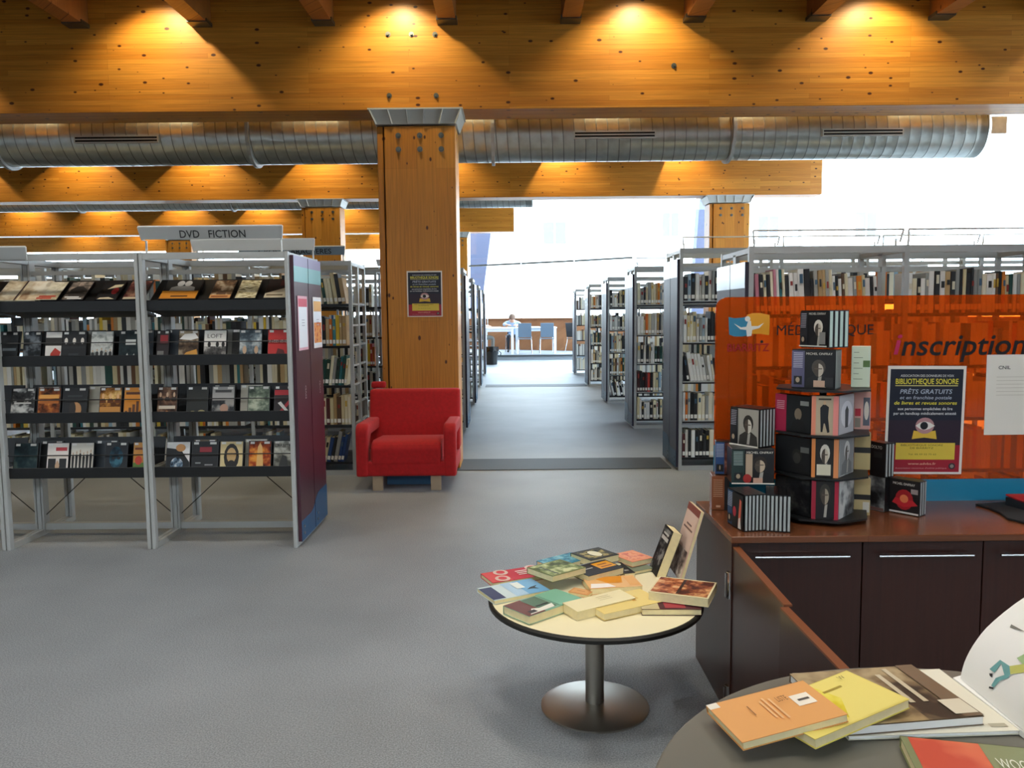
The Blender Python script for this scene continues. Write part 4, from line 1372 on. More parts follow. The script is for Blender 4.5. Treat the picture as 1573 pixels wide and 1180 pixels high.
def disc_box(label, xl, yl, xr, yr, z, h, d, front, spines=None, n=4, case='#141517', words=None, name='disc_box', py=700):
    """box of disc cases: front lower corners at pixel columns xl, xr and distances yl, yr"""
    a = at(xl, py, Y=yl)
    b_ = at(xr, py, Y=yr)
    a.z = b_.z = z
    ux = (b_ - a)
    w = ux.length
    fr = frame(a, ux, (0, 0, 1))
    t = thing(name, label, 'disc box', mat=fr, group='disc boxes on the counter')
    if spines:
        cd = d / n
        sp = M('spine ' + spines)
        for k in range(n):
            c = MB().box(0, w, 0, h, -cd * (k + 1) + .0012, -cd * k, 0, fr).build('disc_case', K(case, .3), t)
            fs = frame(fr @ Vector((w, 0, -cd * k)), -Vector((fr[0][2], fr[1][2], fr[2][2])), (0, 0, 1))
            prints('spine', c, fs, cd, h, [((.22, .03, .78, .97), sp)], .0008)
    else:
        MB().box(0, w, 0, h, -d, 0, 0, fr).build('case', K(case, .3), t, bevel=.001, seg=1)
    prints('cover_art', t, fr, w, h, front)
    for (s, u, v, hh, ww, ink) in words or []:
        text('title', s, t, fr, u * w, v * h, hh * h, ink, w=ww * w, lift=.006)
    return t


def portrait(bg, skin='#b8b0a2', hair='#d8d2c6', suit='#1c1c1e', cx=.65, s=1.0, base=.03):
    p = person_shape(cx, base, s)
    return [((.03, .03, .97, .97), bg), (p[0], K(suit)), (ell(cx, base + .52 * s, .16 * s, .2 * s), K(hair)), (ell(cx, base + .45 * s, .115 * s, .17 * s), K(skin)),
            (ell(cx, base + .45 * s, .115 * s, .17 * s, 12, pi * .5, pi * 1.5), K('#4a4138')),
            ([(cx - .1 * s, base + .5 * s), (cx + .09 * s, base + .5 * s), (cx + .08 * s, base + .475 * s), (cx - .09 * s, base + .47 * s)], K('#5d5145')),
            ([(cx - .03 * s, base + .03), (cx + .05 * s, base + .03), (cx + .08 * s, base + .3 * s), (cx, base + .27 * s)], K('#a9a49a'))]


def strip(c, ink='#a9a9b4', u1=.27, n=9):
    return [((.0, .03, u1, .97), K(c))] + [((.04, .9 - .045 * k, u1 - .04, .918 - .045 * k), K(ink)) for k in range(n)] + [((.06, .1, u1 - .05, .32), K('#17171a')), (ell(u1 / 2, .22, .05, .07, 10), K('#a8957c'))]


BKG = K('#111216')
CREAMW = K('#e6e2d6')
ON = 'MICHEL ONFRAY'
disc_box('topmost box of discs with a white-haired man on its cover', 1226, 2.83, 1268, 2.725, 1.226, .128, .1, portrait(BKG, '#c9bfae', '#e4ded2') + strip('#26272c') + [((.0, .03, 1, .06), CREAMW), ((.74, .1, .95, .42), K('#8b8a86'))], 'mint', 4, words=[(ON, .34, .88, .06, .6, CREAMW)])
disc_box('box of discs with lavender side strip under the topmost box', 1214, 2.80, 1280, 2.715, 1.086, .134, .075, portrait(BKG, '#c2b8a8', '#4a443e', cx=.62) + strip('#5c5a78', '#c2c0d4', .3) + [((.52, .05, .8, .22), K('#c9a78e')), ((.78, .06, .97, .3), K('#2a2a2c'))], 'silver', 4, words=[(ON, .34, .87, .06, .6, CREAMW)])
disc_box('pale green box back beside the lavender striped box', 1304, 2.80, 1333, 2.775, 1.086, .142, .06, [((.02, .02, .98, .98), K('#cfd8c0'))] + [((.12, .85 - .13 * k, .4 + .2 * (k % 2), .865 - .13 * k), K('#7d8a74')) for k in range(6)] + [((.62, .5, .98, .66), K('#55703f'))], case='#cfd8c0')
# turning stand with three tiers
ss = at(1262, 700, Y=2.83)
st = thing('turning_stand', 'black turning stand for discs on the mahogany counter', 'display stand', (ss.x, 2.83, CZ))
MB().lathe((ss.x, 2.83, CZ), [(.1, 0), (.1, .008), (.03, .016), (.012, .018)], 32).build('base', 'dark steel', st)
MB().tube([(ss.x, 2.83, CZ + .018), (ss.x, 2.83, 1.084)], .012, 12).build('column', 'dark steel', st)
for z in (.641, .786, .931, 1.084):
    MB().lathe((ss.x, 2.83, z), [(.165, -.005), (.165, .0), (.165, .0012), (.01, .0012)], 8).build('tray', 'dark steel', st)
LVZ = [(.6425, 'bottom'), (.7875, 'middle'), (.9325, 'upper')]
left_art = [[((.0, .03, .3, .97), K('#17181c'))] + [((.3, .03, .98, .97), PIC('#0e0f12', '#1d1f22', '#4a4a46', 14))],
            [((.0, .03, .3, .97), K('#1b1c1f'))] + portrait(K('#101114'), '#3a3834', '#24231f', '#0b0b0d', .62, .9)[:4] + [((.72, .6, .95, .75), K('#6b6c68'))],
            [((.02, .03, .98, .97), K('#14191c'))] + [((.0, .0, .32, 1), K('#a81f44'))] + [((.05, .8 - .05 * k, .27, .82 - .05 * k), K('#dba6b4')) for k in range(5)] + [(ell(.66, .5, .1, .16), K('#7d705e')), ([(.45, .03), (.9, .03), (.82, .3), (.66, .38), (.52, .3)], K('#0d0f11')), ((.72, .74, .95, .86), K('#8f938e'))]]
mid_art = [portrait(K('#1c1b1a'), '#a89a84', '#3a352e', '#16161a', .5, 1.25) + [((0, 0, .16, 1), K('#a32238')), ((.85, 0, 1, 1), K('#b3223c'))],
           portrait(K('#1d1c1a'), '#c9bca6', '#d9d2c4', '#2a2826', .5, 1.15) + [((0, 0, .14, 1), K('#d98444')), ((.82, 0, 1, 1), K('#e0905a')), ((.2, .06, .72, .34), K('#d4cdb4'))],
           [((0, 0, 1, 1), K('#b9a68a')), ([(.35, .08), (.42, .08), (.46, .3), (.5, .3), (.6, .06), (.68, .08), (.62, .45), (.64, .72), (.52, .78), (.42, .78), (.32, .7), (.33, .5)], K('#14161b')), (ell(.48, .83, .05, .055, 10), K('#c9a684')), ((0, 0, .16, 1), K('#e08a6e')), ((.8, 0, 1, 1), K('#ea8f86')), ((.25, .9, .72, .94), K('#3a342c'))]]
side_art = [[((0, 0, 1, 1), PIC('#2a2b2c', '#7d7f7e', '#c9c9c4', 12))], [((0, 0, 1, 1), PIC('#4a4b4c', '#9a9b98', '#d0d0cb', 12))] + portrait(K('#8a8b8a'), '#c4c2bc', '#d8d6d0', '#6a6b6b', .5, 1.2), [((0, 0, 1, 1), K('#b6b3b6')), (ell(.5, .5, .4, .34, 20), K('#d6d3d6')), ([(.4, .15), (.6, .15), (.62, .6), (.5, .72), (.38, .6)], K('#1d1d22'))]]
back_art = [[((0, 0, 1, 1), K('#bda877')), ((0, .42, 1, .56), K('#1b1a18')), ((.55, .08, .95, .36), K('#cfcabc'))], [((0, 0, 1, 1), K('#b9a573')), ((0, .45, 1, .6), K('#1d1b18'))], [((0, 0, 1, 1), K('#dba69a')), ((.05, .35, .4, .55), K('#c2283a')), ((.05, .05, .4, .3), K('#8f8578')), ((.55, .1, .95, .85), K('#5d5f6a')), (ell(.75, .5, .15, .25), K('#d8cdc0'))]]
for k, (z, ln) in enumerate(LVZ):
    disc_box('%s disc box on the %s tier of the turning stand' % (('dark', 'black', 'crimson striped')[k], ln), 1191, 2.85, 1246, 2.722, z, .13, .03, left_art[k], py=760 - 60 * k)
    disc_box('%s disc box facing front on the %s tier of the stand' % (('crimson edged portrait', 'orange edged bearded portrait', 'pink edged standing man')[k], ln), 1246.5, 2.716, 1288, 2.695, z, .133, .028, mid_art[k], py=760 - 60 * k, case='#2a2626')
    disc_box('%s wrapped disc box on the turned away side, %s tier' % (('silvery grey', 'grey portrait', 'white circle')[k], ln), 1289, 2.70, 1311, 2.80, z, .133, .026, side_art[k], py=760 - 60 * k, case='#8b8c8c')
    disc_box('%s disc box at the far side of the %s tier' % (('beige black banded', 'beige', 'pale pink')[k], ln), 1312, 2.845, 1337, 2.83, z + (0 if k else -.02), .133, .04, back_art[k], py=760 - 60 * k, case='#b3a27a')
# loose boxes beside the stand
disc_box('blue disc box standing behind the first stack', 1099, 2.955, 1124, 2.945, .7505, .125, .045, strip('#2b4f86', '#b9c4d8', .55) + [((.55, .03, .98, .97), PIC('#2a1a1c', '#6b3a34', '#b08878', 14))])
disc_box('brown orange disc box under the blue one', 1094, 2.935, 1121, 2.925, .6235, .125, .09, [((0, 0, 1, 1), K('#8f4f2c')), ((.72, 0, 1, 1), K('#1c1a1c'))] + [((.08, .88 - .06 * q, .62, .9 - .06 * q), K('#c99a78')) for q in range(9)] + [((.25, .08, .5, .14), K('#e0b090'))], case='#7a4224')
disc_box('disc box with profile of a moustached man, top of its stack', 1122, 2.90, 1166, 2.795, .8745, .137, .085, portrait(K('#a39f94'), '#cfc9bc', '#2a2723', '#33302c', .62, 1.1) + strip('#1b1c20') + [((0, .0, 1, .04), CREAMW)], 'silver', 5, words=None)
disc_box('disc box with half lit face and red seal, middle of its stack', 1124, 2.80, 1190, 2.785, .7495, .124, .1, portrait(BKG, '#c4ae94', '#2a211b', '#0e0e10', .66, 1.05) + strip('#1e3230', '#9fb3ae', .3) + [((.32, .2, .48, .86), K('#b39c84')), (ell(.36, .16, .1, .13), K('#a32a26')), ((.5, .04, .72, .18), K('#c9a08a')), ((0, 0, 1, .035), CREAMW)], words=[(ON, .34, .87, .065, .62, CREAMW)])
disc_box('box of discs with spines outwards at the counter corner', 1119, 2.745, 1145, 2.625, .6235, .124, .078, strip('#2c4a6c', '#aab6c6', .35) + [((.35, .03, .98, .97), K('#15181b')), ([(.7, .1), (.85, .12), (.9, .8), (.8, .85)], K('#c9604a')), (ell(.5, .45, .1, .14), K('#a3263a')), ([(.72, .04), (.9, .04), (.84, .35), (.75, .3)], K('#d9d4c8'))], 'silver', 6)
q = at(1213, 800, Y=2.64)
dbx = disc_box('second box of discs with spines outwards nearest the counter edge', 1177.5, 2.77, 1178.5, 2.632, .6235, .124, .078, [((.05, .05, .95, .95), K('#17191c'))], 'silver', 6)
disc_box('black disc box with white title beside the turning stand', 1337, 2.925, 1360, 2.865, .7505, .125, .045, [((0, 0, 1, 1), K('#101214')), ((.25, .55, .8, .72), K('#2b2e30'))], 'silver', 3, words=[('DOLTO', .15, .82, .09, .7, CREAMW)])
disc_box('grey photo disc box under the black titled one', 1336, 2.925, 1361, 2.87, .6235, .126, .045, [((0, 0, 1, 1), PIC('#1c1d1e', '#5d5f60', '#a9aaa6', 12)), ((.05, .02, .95, .1), K('#7d5a52'))])
disc_box('disc box with red and orange glow on its cover', 1368, 2.885, 1415, 2.80, .6235, .124, .05, [((.02, .02, .98, .98), K('#120c0e')), (ell(.5, .42, .3, .3), K('#a31a22')), ([(.1, .3), (.5, .2), (.95, .3), (.8, .42), (.2, .45)], K('#c2202a')), (ell(.5, .45, .14, .12), K('#e0784a')), ((.72, .62, .95, .76), K('#9c8f8c')), ((.02, .02, .98, .07), K('#d8d2cc'))], 'silver', 3, words=[(ON, .14, .85, .07, .72, CREAMW)])

# black cloth and red booklet at the counter's far side
cl = [(1498, 777), (1520, 783), (1536, 790), (1548, 799), (1573, 805), (1640, 806), (1680, 775), (1600, 772), (1540, 774)]
MB().prism([at(x, y, Z=CZ + .001) for x, y in cl], (0, 0, .008)).build('black_cloth', K('#0e1315', .8), bevel=.003, loc=at(1560, 790, Z=CZ), label='black cloth lying on the counter below the teal strip', cat='cloth')
q = [at(1545, 759, Z=.672), at(1575, 772, Z=.66), at(1680, 772, Z=.66), at(1650, 757, Z=.672)]
t = thing('booklet', 'red and white booklet lying on the black cloth', 'booklet', (q[0].x + .1, q[0].y, CZ + .01))
mb = MB().prism([p + Vector((0, 0, -.006)) for p in q], (0, 0, .006))
mb.build('cover', K('#a8202c', .4), t)
MB().prism([p * .2 + (q[0] + q[1] + q[2] + q[3]) / 4 * .8 for p in q], (0, 0, .003)).build('paper', 'paper white', t)
mb = MB()
mb.prism([Vector((p.x, p.y, CZ + .009)) for p in q], (0, 0, .03))
mb.build('pages', K('#1b2024', .6), t)

# ---------------------------------------------------------------- low round table with books
M('table cream', '#efe4bd', .5)
M('table rim', '#15140f', .5)
M('table grey', '#6a675c', .42, var=.05, scale=5)
TC, TZ = Vector((.275, 2.68, 0)), .388
rt = thing('round_table', 'low round cream table with black rim covered in paperbacks', 'table', TC)
MB().lathe(TC, [(.352, TZ - .0005), (.001, TZ)], 64).build('table_top', 'table cream', rt)
MB().lathe(TC, [(.30, TZ - .022), (.352, TZ - .022), (.362, TZ - .017), (.363, TZ - .006), (.358, TZ - .0008), (.352, TZ - .0006)], 64).build('rim', 'table rim', rt, smooth=True)
MB().lathe(TC, [(.032, .02), (.032, TZ - .03), (.1, TZ - .026), (.1, TZ - .021)], 32).build('stem', 'brushed metal', rt, smooth=True)
MB().lathe(TC, [(.185, 0), (.185, .006), (.17, .012), (.06, .018), (.033, .02)], 64).build('foot_plate', 'brushed metal', rt, smooth=True)


def flat_book(label, A, B, D, za, zb, zd, t, cover, art, pages='page cream', name='paperback_book', group='paperbacks on the low round table', spine='B', words=None, cat='book'):
    """book seen from above: pixels of three corners of its upper cover (A near-left, B near-right, D far-left) with their heights"""
    a, b_, d = at(*A, Z=za), at(*B, Z=zb), at(*D, Z=zd)
    ux = b_ - a
    w = ux.length
    fr = frame(a, ux, d - a)
    uy = Vector((fr[0][1], fr[1][1], fr[2][1]))
    h = (d - a).dot(uy)
    o = thing(name, label, cat, mat=fr @ Matrix.Translation((w / 2, h / 2, -t)), group=group)
    cv = K(cover, .6) if isinstance(cover, str) else cover
    e = .0012
    pg = MB()
    pg.box(.002, w - .001, .0015, h - .0015, -t + e, -e, 0, fr)
    pg.build('pages', pages, o)
    c = MB()
    c.box(0, w, 0, h, -e, 0, 0, fr)
    c.box(0, w, 0, h, -t, -t + e, 0, fr)
    if spine == 'B':
        c.box(0, w, h - e, h, -t, 0, 0, fr)
    elif spine == 'L':
        c.box(0, e, 0, h, -t, 0, 0, fr)
    elif spine == 'R':
        c.box(w - e, w, 0, h, -t, 0, 0, fr)
    elif spine == 'F':
        c.box(0, w, 0, e, -t, 0, 0, fr)
    c.build('cover', cv, o)
    if art:
        prints('cover_art', o, fr, w, h, art, .0005)
    for (s, u, v, hh, ww, ink) in words or []:
        text('title', s, o, fr, u * w, v * h, hh * h, ink, w=ww * w, lift=.005)
    return o


def zp(zx, zy):
    return (730 + zx * .2416, 740 + zy * .2416)


T0 = TZ + .001
FB = flat_book
# bottom layer
FB('red and pink paperback with ring pattern at the table edge', zp(112, 645), zp(480, 588), zp(122, 572), T0 + .016, T0 + .016, T0 + .016, .016, '#c2283a',
   [((.0, .0, .35, 1), K('#d0302c')), ((.75, 0, 1, 1), K('#a8347c'))] + [(ell(u, v, .12, .26, 20), K('#d9b9a8')) for u, v in ((.22, .25), (.3, .8), (.86, .82))] + [(ell(u, v, .07, .15, 16), K('#c9242c')) for u, v in ((.22, .25), (.3, .8), (.86, .82))] + [((.52, .3 + .15 * q, .72, .37 + .15 * q), K('#f0d4c8')) for q in range(3)])
FB('pale blue paperback with navy square and a black bird', zp(122, 757), zp(478, 690), zp(140, 655), T0 + .014, T0 + .014, T0 + .014, .014, '#c9d8d8',
   [((.0, .04, .22, .9), K('#262c55')), ((.4, 0, 1, 1), K('#a9c6da')), ((.62, 0, 1, 1), K('#6fa8cf')), ([(.68, .3), (.78, .42), (.92, .48), (.84, .36), (.88, .22), (.78, .3)], K('#14161c')), ((.55, .45, .7, .9), K('#dfe4dc'))])
FB('small peach booklet in the middle of the table', zp(590, 700), zp(715, 722), zp(510, 652), T0 + .012, T0 + .012, T0 + .012, .012, '#d99c62', [((.1, .1, .9, .9), K('#e0a86e')), ((.3, .5, .7, .56), K('#a86a34'))])
FB('peach paperback with orange wedge in the middle of the table', zp(730, 682), zp(1065, 662), zp(705, 610), T0 + .022, T0 + .022, T0 + .022, .022, '#e6b478',
   [([(.15, .95), (.75, .95), (.68, .35), (.4, .4)], K('#e08f1c')), ([(.02, .02), (.5, .05), (.4, .35), (.08, .4)], K('#f4ece4')), ((.78, .1, .98, .9), K('#e3a552'))])
FB('thick cream paperback with dark red cover at the table edge', zp(1060, 812), zp(1440, 812), zp(1100, 735), T0 + .02, T0 + .02, T0 + .02, .02, '#4a1820', [((.4, .1, .75, .9), K('#a3303c')), ((.0, 0, .3, 1), K('#c9b98a'))], group=None)
FB('grey green paperback under the salmon one', zp(1010, 572), zp(1135, 548), zp(1000, 520), T0 + .012, T0 + .012, T0 + .012, .012, '#77806a', None)
FB('salmon orange paperback at the far edge of the table', zp(1000, 512), zp(1132, 482), zp(918, 452), T0 + .034, T0 + .034, T0 + .034, .02, '#df8f68', [((.1, .15, .9, .85), PIC('#d9805c', '#e6a27c', '#c9685a', 30))])
FB('black hardback with white flower behind the peach one', zp(950, 585), zp(1018, 578), zp(928, 512), T0 + .018, T0 + .018, T0 + .018, .018, '#16181c', [(ell(.4, .85, .35, .12), K('#e2dcb8')), ((.3, .2, .7, .3), K('#8f8b7c'))])
FB('dark paperback with orange sticker in the back row', zp(722, 602), zp(945, 545), zp(698, 522), T0 + .04, T0 + .04, T0 + .044, .026, '#15181f', [((.52, .3, .97, .85), K('#df9a22')), ((.6, .4, .9, .48), K('#8f4a10')), ((.6, .6, .85, .68), K('#8f4a10')), ((.08, .5, .4, .56), K('#b9b9b4')), ((.0, .92, .9, .96), K('#8b8f94'))])
FB('black paperback with gold foliage at the far edge', zp(735, 502), zp(915, 462), zp(708, 432), T0 + .052, T0 + .052, T0 + .05, .026, '#15150f', [((.08, .12, .9, .88), PIC('#14140e', '#4a4426', '#a8975a', 34)), (ell(.5, .5, .16, .3, 12), K('#d9cfa8'))])
FB('teal blue paperback with sea picture in the back row', zp(500, 545), zp(722, 488), zp(478, 482), T0 + .036, T0 + .036, T0 + .036, .018, '#3d8198', [((.0, .2, 1, 1), PIC('#2c6480', '#4f93a8', '#8fbfc4', 22)), ((0, 0, .3, .3), K('#d9e0d8'))])
FB('green forest paperback lying over the back row', zp(492, 602), zp(705, 545), zp(478, 508), T0 + .062, T0 + .062, T0 + .058, .022, '#6f7a45', [((.04, .05, .96, .95), PIC('#3f4a26', '#7d8a50', '#c9cc96', 18)), ((.2, .05, .24, .8), K('#26240f'))])
# front row
FB('green and brown paperback with snowy picture at the near edge', zp(345, 858), zp(685, 742), zp(245, 768), T0 + .028, T0 + .028, T0 + .028, .027, '#86b49a',
   [((.0, .0, .3, 1), K('#6b3226')), ((.28, .1, .55, .95), K('#4f6e54')), ([(.05, .05), (.5, .08), (.55, .3), (.3, .25), (.2, .35)], K('#e6e2d4')), ((.3, .35, .52, .42), K('#141613')), ((.58, .0, .97, 1), K('#79b396')), ((.08, .1, .2, .25), K('#2a1b16'))])
FB('thick cream white paperback with faint print at the near edge', zp(650, 828), zp(1020, 738), zp(735, 728), T0 + .03, T0 + .03, T0 + .034, .03, '#e9dcae', [((.5, .45 + .14 * q, .72, .5 + .14 * q), K('#cfc08e')) for q in range(3)])
FB('pale yellow paperback with red line on its page edge', zp(822, 842), zp(1200, 760), zp(1000, 690), T0 + .024, T0 + .022, T0 + .026, .022, '#e6cd7e', [((.55, .45, .75, .65), K('#d9b04e')), ((.62, .35, .68, .8), K('#c99638'))])
FB('thick paperback with brown figures on its cover at the table edge', zp(1098, 700), zp(1482, 746), zp(1072, 590), T0 + .05, T0 + .052, T0 + .05, .028, '#e2d4a8', [((.03, .05, .97, .95), PIC('#4a1c12', '#8f4a28', '#d9a068', 18)), ((.03, .05, .45, .95), PIC('#6b2c1a', '#b5683c', '#d9a878', 22)), ((.45, .08, .5, .92), K('#2a110b'))])
# two books propped upright
def leaning(label, o, ux, uy, w, h, t, cover, art, back=None, words=None):
    fr = frame(o, ux, uy)
    e = .0014
    ob = thing('paperback_book', label, 'book', mat=fr, group='paperbacks on the low round table')
    MB().box(.001, w - .0015, .001, h - .001, -t + e, -e, 0, fr).build('pages', 'page cream', ob)
    c = MB().box(0, w, 0, h, -e, 0, 0, fr)
    c.box(0, w, 0, h, -t, -t + e, 0, fr)
    c.box(0, e, 0, h, -t, 0, 0, fr)
    c.build('cover', K(cover, .6), ob)
    prints('cover_art', ob, fr, w, h, art)
    for (s, u, v, hh, ww, ink) in words or []:
        text('title', s, ob, fr, u * w, v * h, hh * h, ink, w=ww * w, lift=.005)
    return ob


leaning('thick black paperback leaning upright among the others', (.512, 2.985, TZ + .002), (.06, -1, 0), (.37, .06, 1), .112, .178, .036, '#17171a',
        [((.05, .04, .95, .96), PIC('#0f1012', '#2c2d30', '#8b8a86', 20)), ((.12, .72, .88, .8), K('#c9c7c0')), ((.2, .84, .8, .88), K('#c9c7c0'))])
leaning('tall pale pink book with brown top edge leaning on the counter', (.592, 2.995, TZ + .002), (.03, -1, 0), (.29, .04, 1), .168, .262, .012, '#e2c4b0',
        [((.0, .9, 1, 1), K('#8f4f44')), ((.04, .42, .96, .9), K('#e6c8b6')), ((.3, .72, .7, .745), K('#7a5a50')), ((.15, .66, .85, .685), K('#7a5a50')), ((.04, .0, .96, .4), PIC('#4a3a38', '#a89488', '#e0d4c4', 14))])

# ---------------------------------------------------------------- grey round table in front
GC, GZ, GR = Vector((.685, .962, 0)), .68, .512
g = thing('round_table', 'grey round table at the bottom edge holding brochures', 'table', GC)
MB().lathe(GC, [(.42, GZ - .024), (GR - .006, GZ - .024), (GR, GZ - .018), (GR, GZ - .004), (GR - .004, GZ), (.001, GZ)], 96).build('table_top', 'table grey', g)
MB().lathe(GC, [(.035, .02), (.035, GZ - .03), (.14, GZ - .025)], 32).build('stem', 'brushed metal', g, smooth=True)
MB().lathe(GC, [(.26, 0), (.26, .006), (.24, .012), (.08, .019), (.034, .02)], 64).build('foot_plate', 'brushed metal', g, smooth=True)
G0 = GZ + .001
kw = dict(group=None)
FB('large white magazine lowest in the pile on the grey table', (1303, 1131), (1567, 1122), (1228, 1034), G0 + .008, G0 + .008, G0 + .008, .007, '#e2dcc8', [((.05, .5, .3, .95), K('#cfc8b6')), ((.86, .05, .96, .1), K('#b0a890')), ((.12, .8, .2, .98), PIC('#4a4a48', '#8b8a84', '#d8d4c8', 12))], pages='paper white', name='magazine', cat='magazine', **kw)
FB('brown photograph album with white title lines on the grey table', (1300, 1117), (1512, 1100), (1262, 1032), G0 + .024, G0 + .024, G0 + .024, .015, '#6b5842', [((.0, .0, .86, 1), PIC('#3a2c20', '#7a6448', '#a99470', 10)), ((.0, .0, .6, .28), PIC('#6b573c', '#a28a62', '#c9b48a', 10)), ((.62, .3, .66, .85), K('#c2b69a')), ((.72, .3, .76, .95), K('#c2b69a')), ((.86, .0, 1, 1), K('#6f5b44')), ((.82, .05, .99, .3), K('#d6cdb6'))], pages='paper white', name='album', **kw)
FB('yellow paperback lying across the brown album', (1252, 1136), (1397, 1074), (1186, 1074), G0 + .034, G0 + .05, G0 + .034, .016, '#e2cf6a', [((.35, .02, .98, .98), K('#e6d472')), ([(.42, .1), (.6, .5), (.55, .95), (.38, .9)], PIC('#c9b01a', '#d8c42e', '#e6d65c', 12)), ((.55, .7, .75, .74), K('#a08a2a'))], words=[('W', .8, .8, .09, .06, K('#6b5a20'))], **kw)
FB('orange paperback with white sticker nearest on the grey table', (1140, 1141), (1302, 1097), (1096, 1081), G0 + .03, G0 + .055, G0 + .028, .013, '#df9f5a', [((.0, .86, .1, 1), K('#e8e0d0')), ((.72, .42, .9, .7), K('#efe6d4')), ((.76, .53, .87, .58), K('#4a443c')), ((.44, .3, .46, .75), K('#e6b47c')), ((.48, .25, .5, .8), K('#e6b47c')), ((.53, .22, .55, .75), K('#e6b47c')), ((.3, .45, .31, .7), K('#8f5a24'))], words=[('LISTE', .58, .58, .13, .1, K('#7a4a18'))], **kw)
FB('green edged book with red orange cover at the bottom corner', (1420, 1208), (1640, 1232), (1545, 1146), G0 + .02, G0 + .02, G0 + .02, .018, '#7d8258', [((.06, .02, .62, .98), PIC('#c9503a', '#dd7050', '#e09060', 6)), ((.62, .02, .98, .98), K('#8a8f66')), ((.72, .3, .9, .36), K('#dfe0cc'))], words=[('WOOL', .66, .45, .2, .28, K('#e0e0cc'))], **kw)
# big opened brochure with a rising white page
t = thing('open_brochure', 'opened white brochure with a bent page at the right frame edge'.replace(' right', ''), 'brochure', (.9, 1.2, GZ))
P0, P1 = at(1475, 1042, Z=GZ + .012), at(1600, 1145, Z=GZ + .012)
EDGE = [at(1475, 1042, Y=P0.y), at(1482, 1016, Y=P0.y + .004), (at(1497, 988, Y=P0.y + .01)), at(1522, 958, Y=P0.y + .02), at(1573, 918, Y=P0.y + .035), at(1640, 880, Y=P0.y + .055)]


def pg(u, v):
    """bent page: u along its free edge, v along the fold"""
    f = max(0., min(.9999, u)) * (len(EDGE) - 1)
    i = int(f)
    r = f - i
    g = lambda k: EDGE[max(0, min(len(EDGE) - 1, k))]
    a0, a1, a2, a3 = g(i - 1), g(i), g(i + 1), g(i + 2)
    e = .5 * ((2 * a1) + (a2 - a0) * r + (2 * a0 - 5 * a1 + 4 * a2 - a3) * r * r + (3 * a1 - a0 - 3 * a2 + a3) * r ** 3)
    return e + (P1 - P0) * v + Vector((0, 0, .02 * u * v))


def to_px(p):
    d = p - Vector((0, 0, EYE))
    wz = d.dot(fwd)
    return CX + F_PX * d.dot(right) / wz, CY - F_PX * d.dot(up) / wz


UV = [((i / 60, j / 60), to_px(pg(i / 60, j / 60))) for i in range(61) for j in range(61)]


def uv(px, py):
    return min(UV, key=lambda q: (q[1][0] - px) ** 2 + (q[1][1] - py) ** 2)[0]


mb = MB()
n = 16
vs_ = [pg(i / n, j / n) for i in range(n + 1) for j in range(n + 1)]
vs2 = [p + Vector((.0012, .001, -.0006)) for p in vs_]
k = len(vs_)
fs_ = []
for i in range(n):
    for j in range(n):
        q = (i * (n + 1) + j, i * (n + 1) + j + 1, (i + 1) * (n + 1) + j + 1, (i + 1) * (n + 1) + j)
        fs_ += [q, tuple(k + x for x in q[::-1])]
mb.add(vs_ + vs2, fs_)
mb.build('page', 'paper white', t, smooth=True)
MB().prism([P0 + Vector((-.01, .005, -.011)), P1 + Vector((0, 0, -.011)), P1 + Vector((.2, .1, -.011)), P0 + Vector((.2, .1, -.011))], (0, 0, .01)).build('pages_block', 'paper white', t)
for polys, c, nm in (([[(1521, 1030), (1537, 1016), (1541, 1018), (1529, 1033)], [(1537, 1016), (1545, 1018), (1552, 1026), (1553, 1038), (1545, 1037), (1541, 1024)], [(1553, 1036), (1551, 1042), (1536, 1046), (1528, 1056), (1524, 1055), (1532, 1042), (1543, 1037)]], '#6fa8a8', 'printed_legs'),
                     ([[(1552, 1026), (1572, 1023), (1590, 1020), (1590, 1032), (1572, 1034), (1553, 1038)]], '#c6c66a', 'printed_body'),
                     ([[(1564, 1012), (1572, 1007), (1590, 1004), (1590, 1018), (1572, 1022)]], '#a3c08a', 'printed_sleeve'),
                     ([[(1521, 1035), (1526, 1037), (1525, 1043), (1521, 1039)], [(1520, 1056), (1527, 1056), (1527, 1060), (1520, 1059)]], '#2b2b30', 'printed_shoes'),
                     ([[(1553, 961), (1575, 972), (1575, 973.5), (1553, 962.5)]], '#7a7870', 'printed_line')):
    mb = MB()
    for poly in polys:
        q = []
        for (x_, y_) in poly:
            u_, v_ = uv(x_, y_)
            nn = (pg(u_ + .02, v_) - pg(u_, v_)).cross(pg(u_, v_ + .02) - pg(u_, v_)).normalized()
            pt = pg(u_, v_)
            if nn.dot(Vector((0, 0, EYE)) - pt) < 0:
                nn = -nn
            q.append(pt + nn * .0015)
        mb.add(q, [tuple(range(len(q)))])
    mb.build(nm, K(c), t)

# ---------------------------------------------------------------- red armchair in front of the column
M('red felt', '#b00d12', .85, var=.12, scale=40, sheen=.08, bump=.2)
M('chair leg wood', '#a8957c', .5)
M('plinth blue', '#2f5a7c', .6)
AX0, AX1, AY0, AY1 = -1.205, -.435, 6.13, 6.86
ac = thing('armchair', 'boxy red felt armchair standing against the wooden column', 'armchair', ((AX0 + AX1) / 2, (AY0 + AY1) / 2, 0))


def slab(name, x0, x1, prof, bev=.03, seg=4):
    MB().prism([(x0, y, z) for y, z in prof], (x1 - x0, 0, 0)).build(name, 'red felt', ac, bevel=bev, seg=seg, smooth=True)


slab('base', AX0 + .006, AX1 - .006, [(AY0, .115), (AY0, .23), (AY1 - .06, .23), (AY1 - .06, .115)], .02)
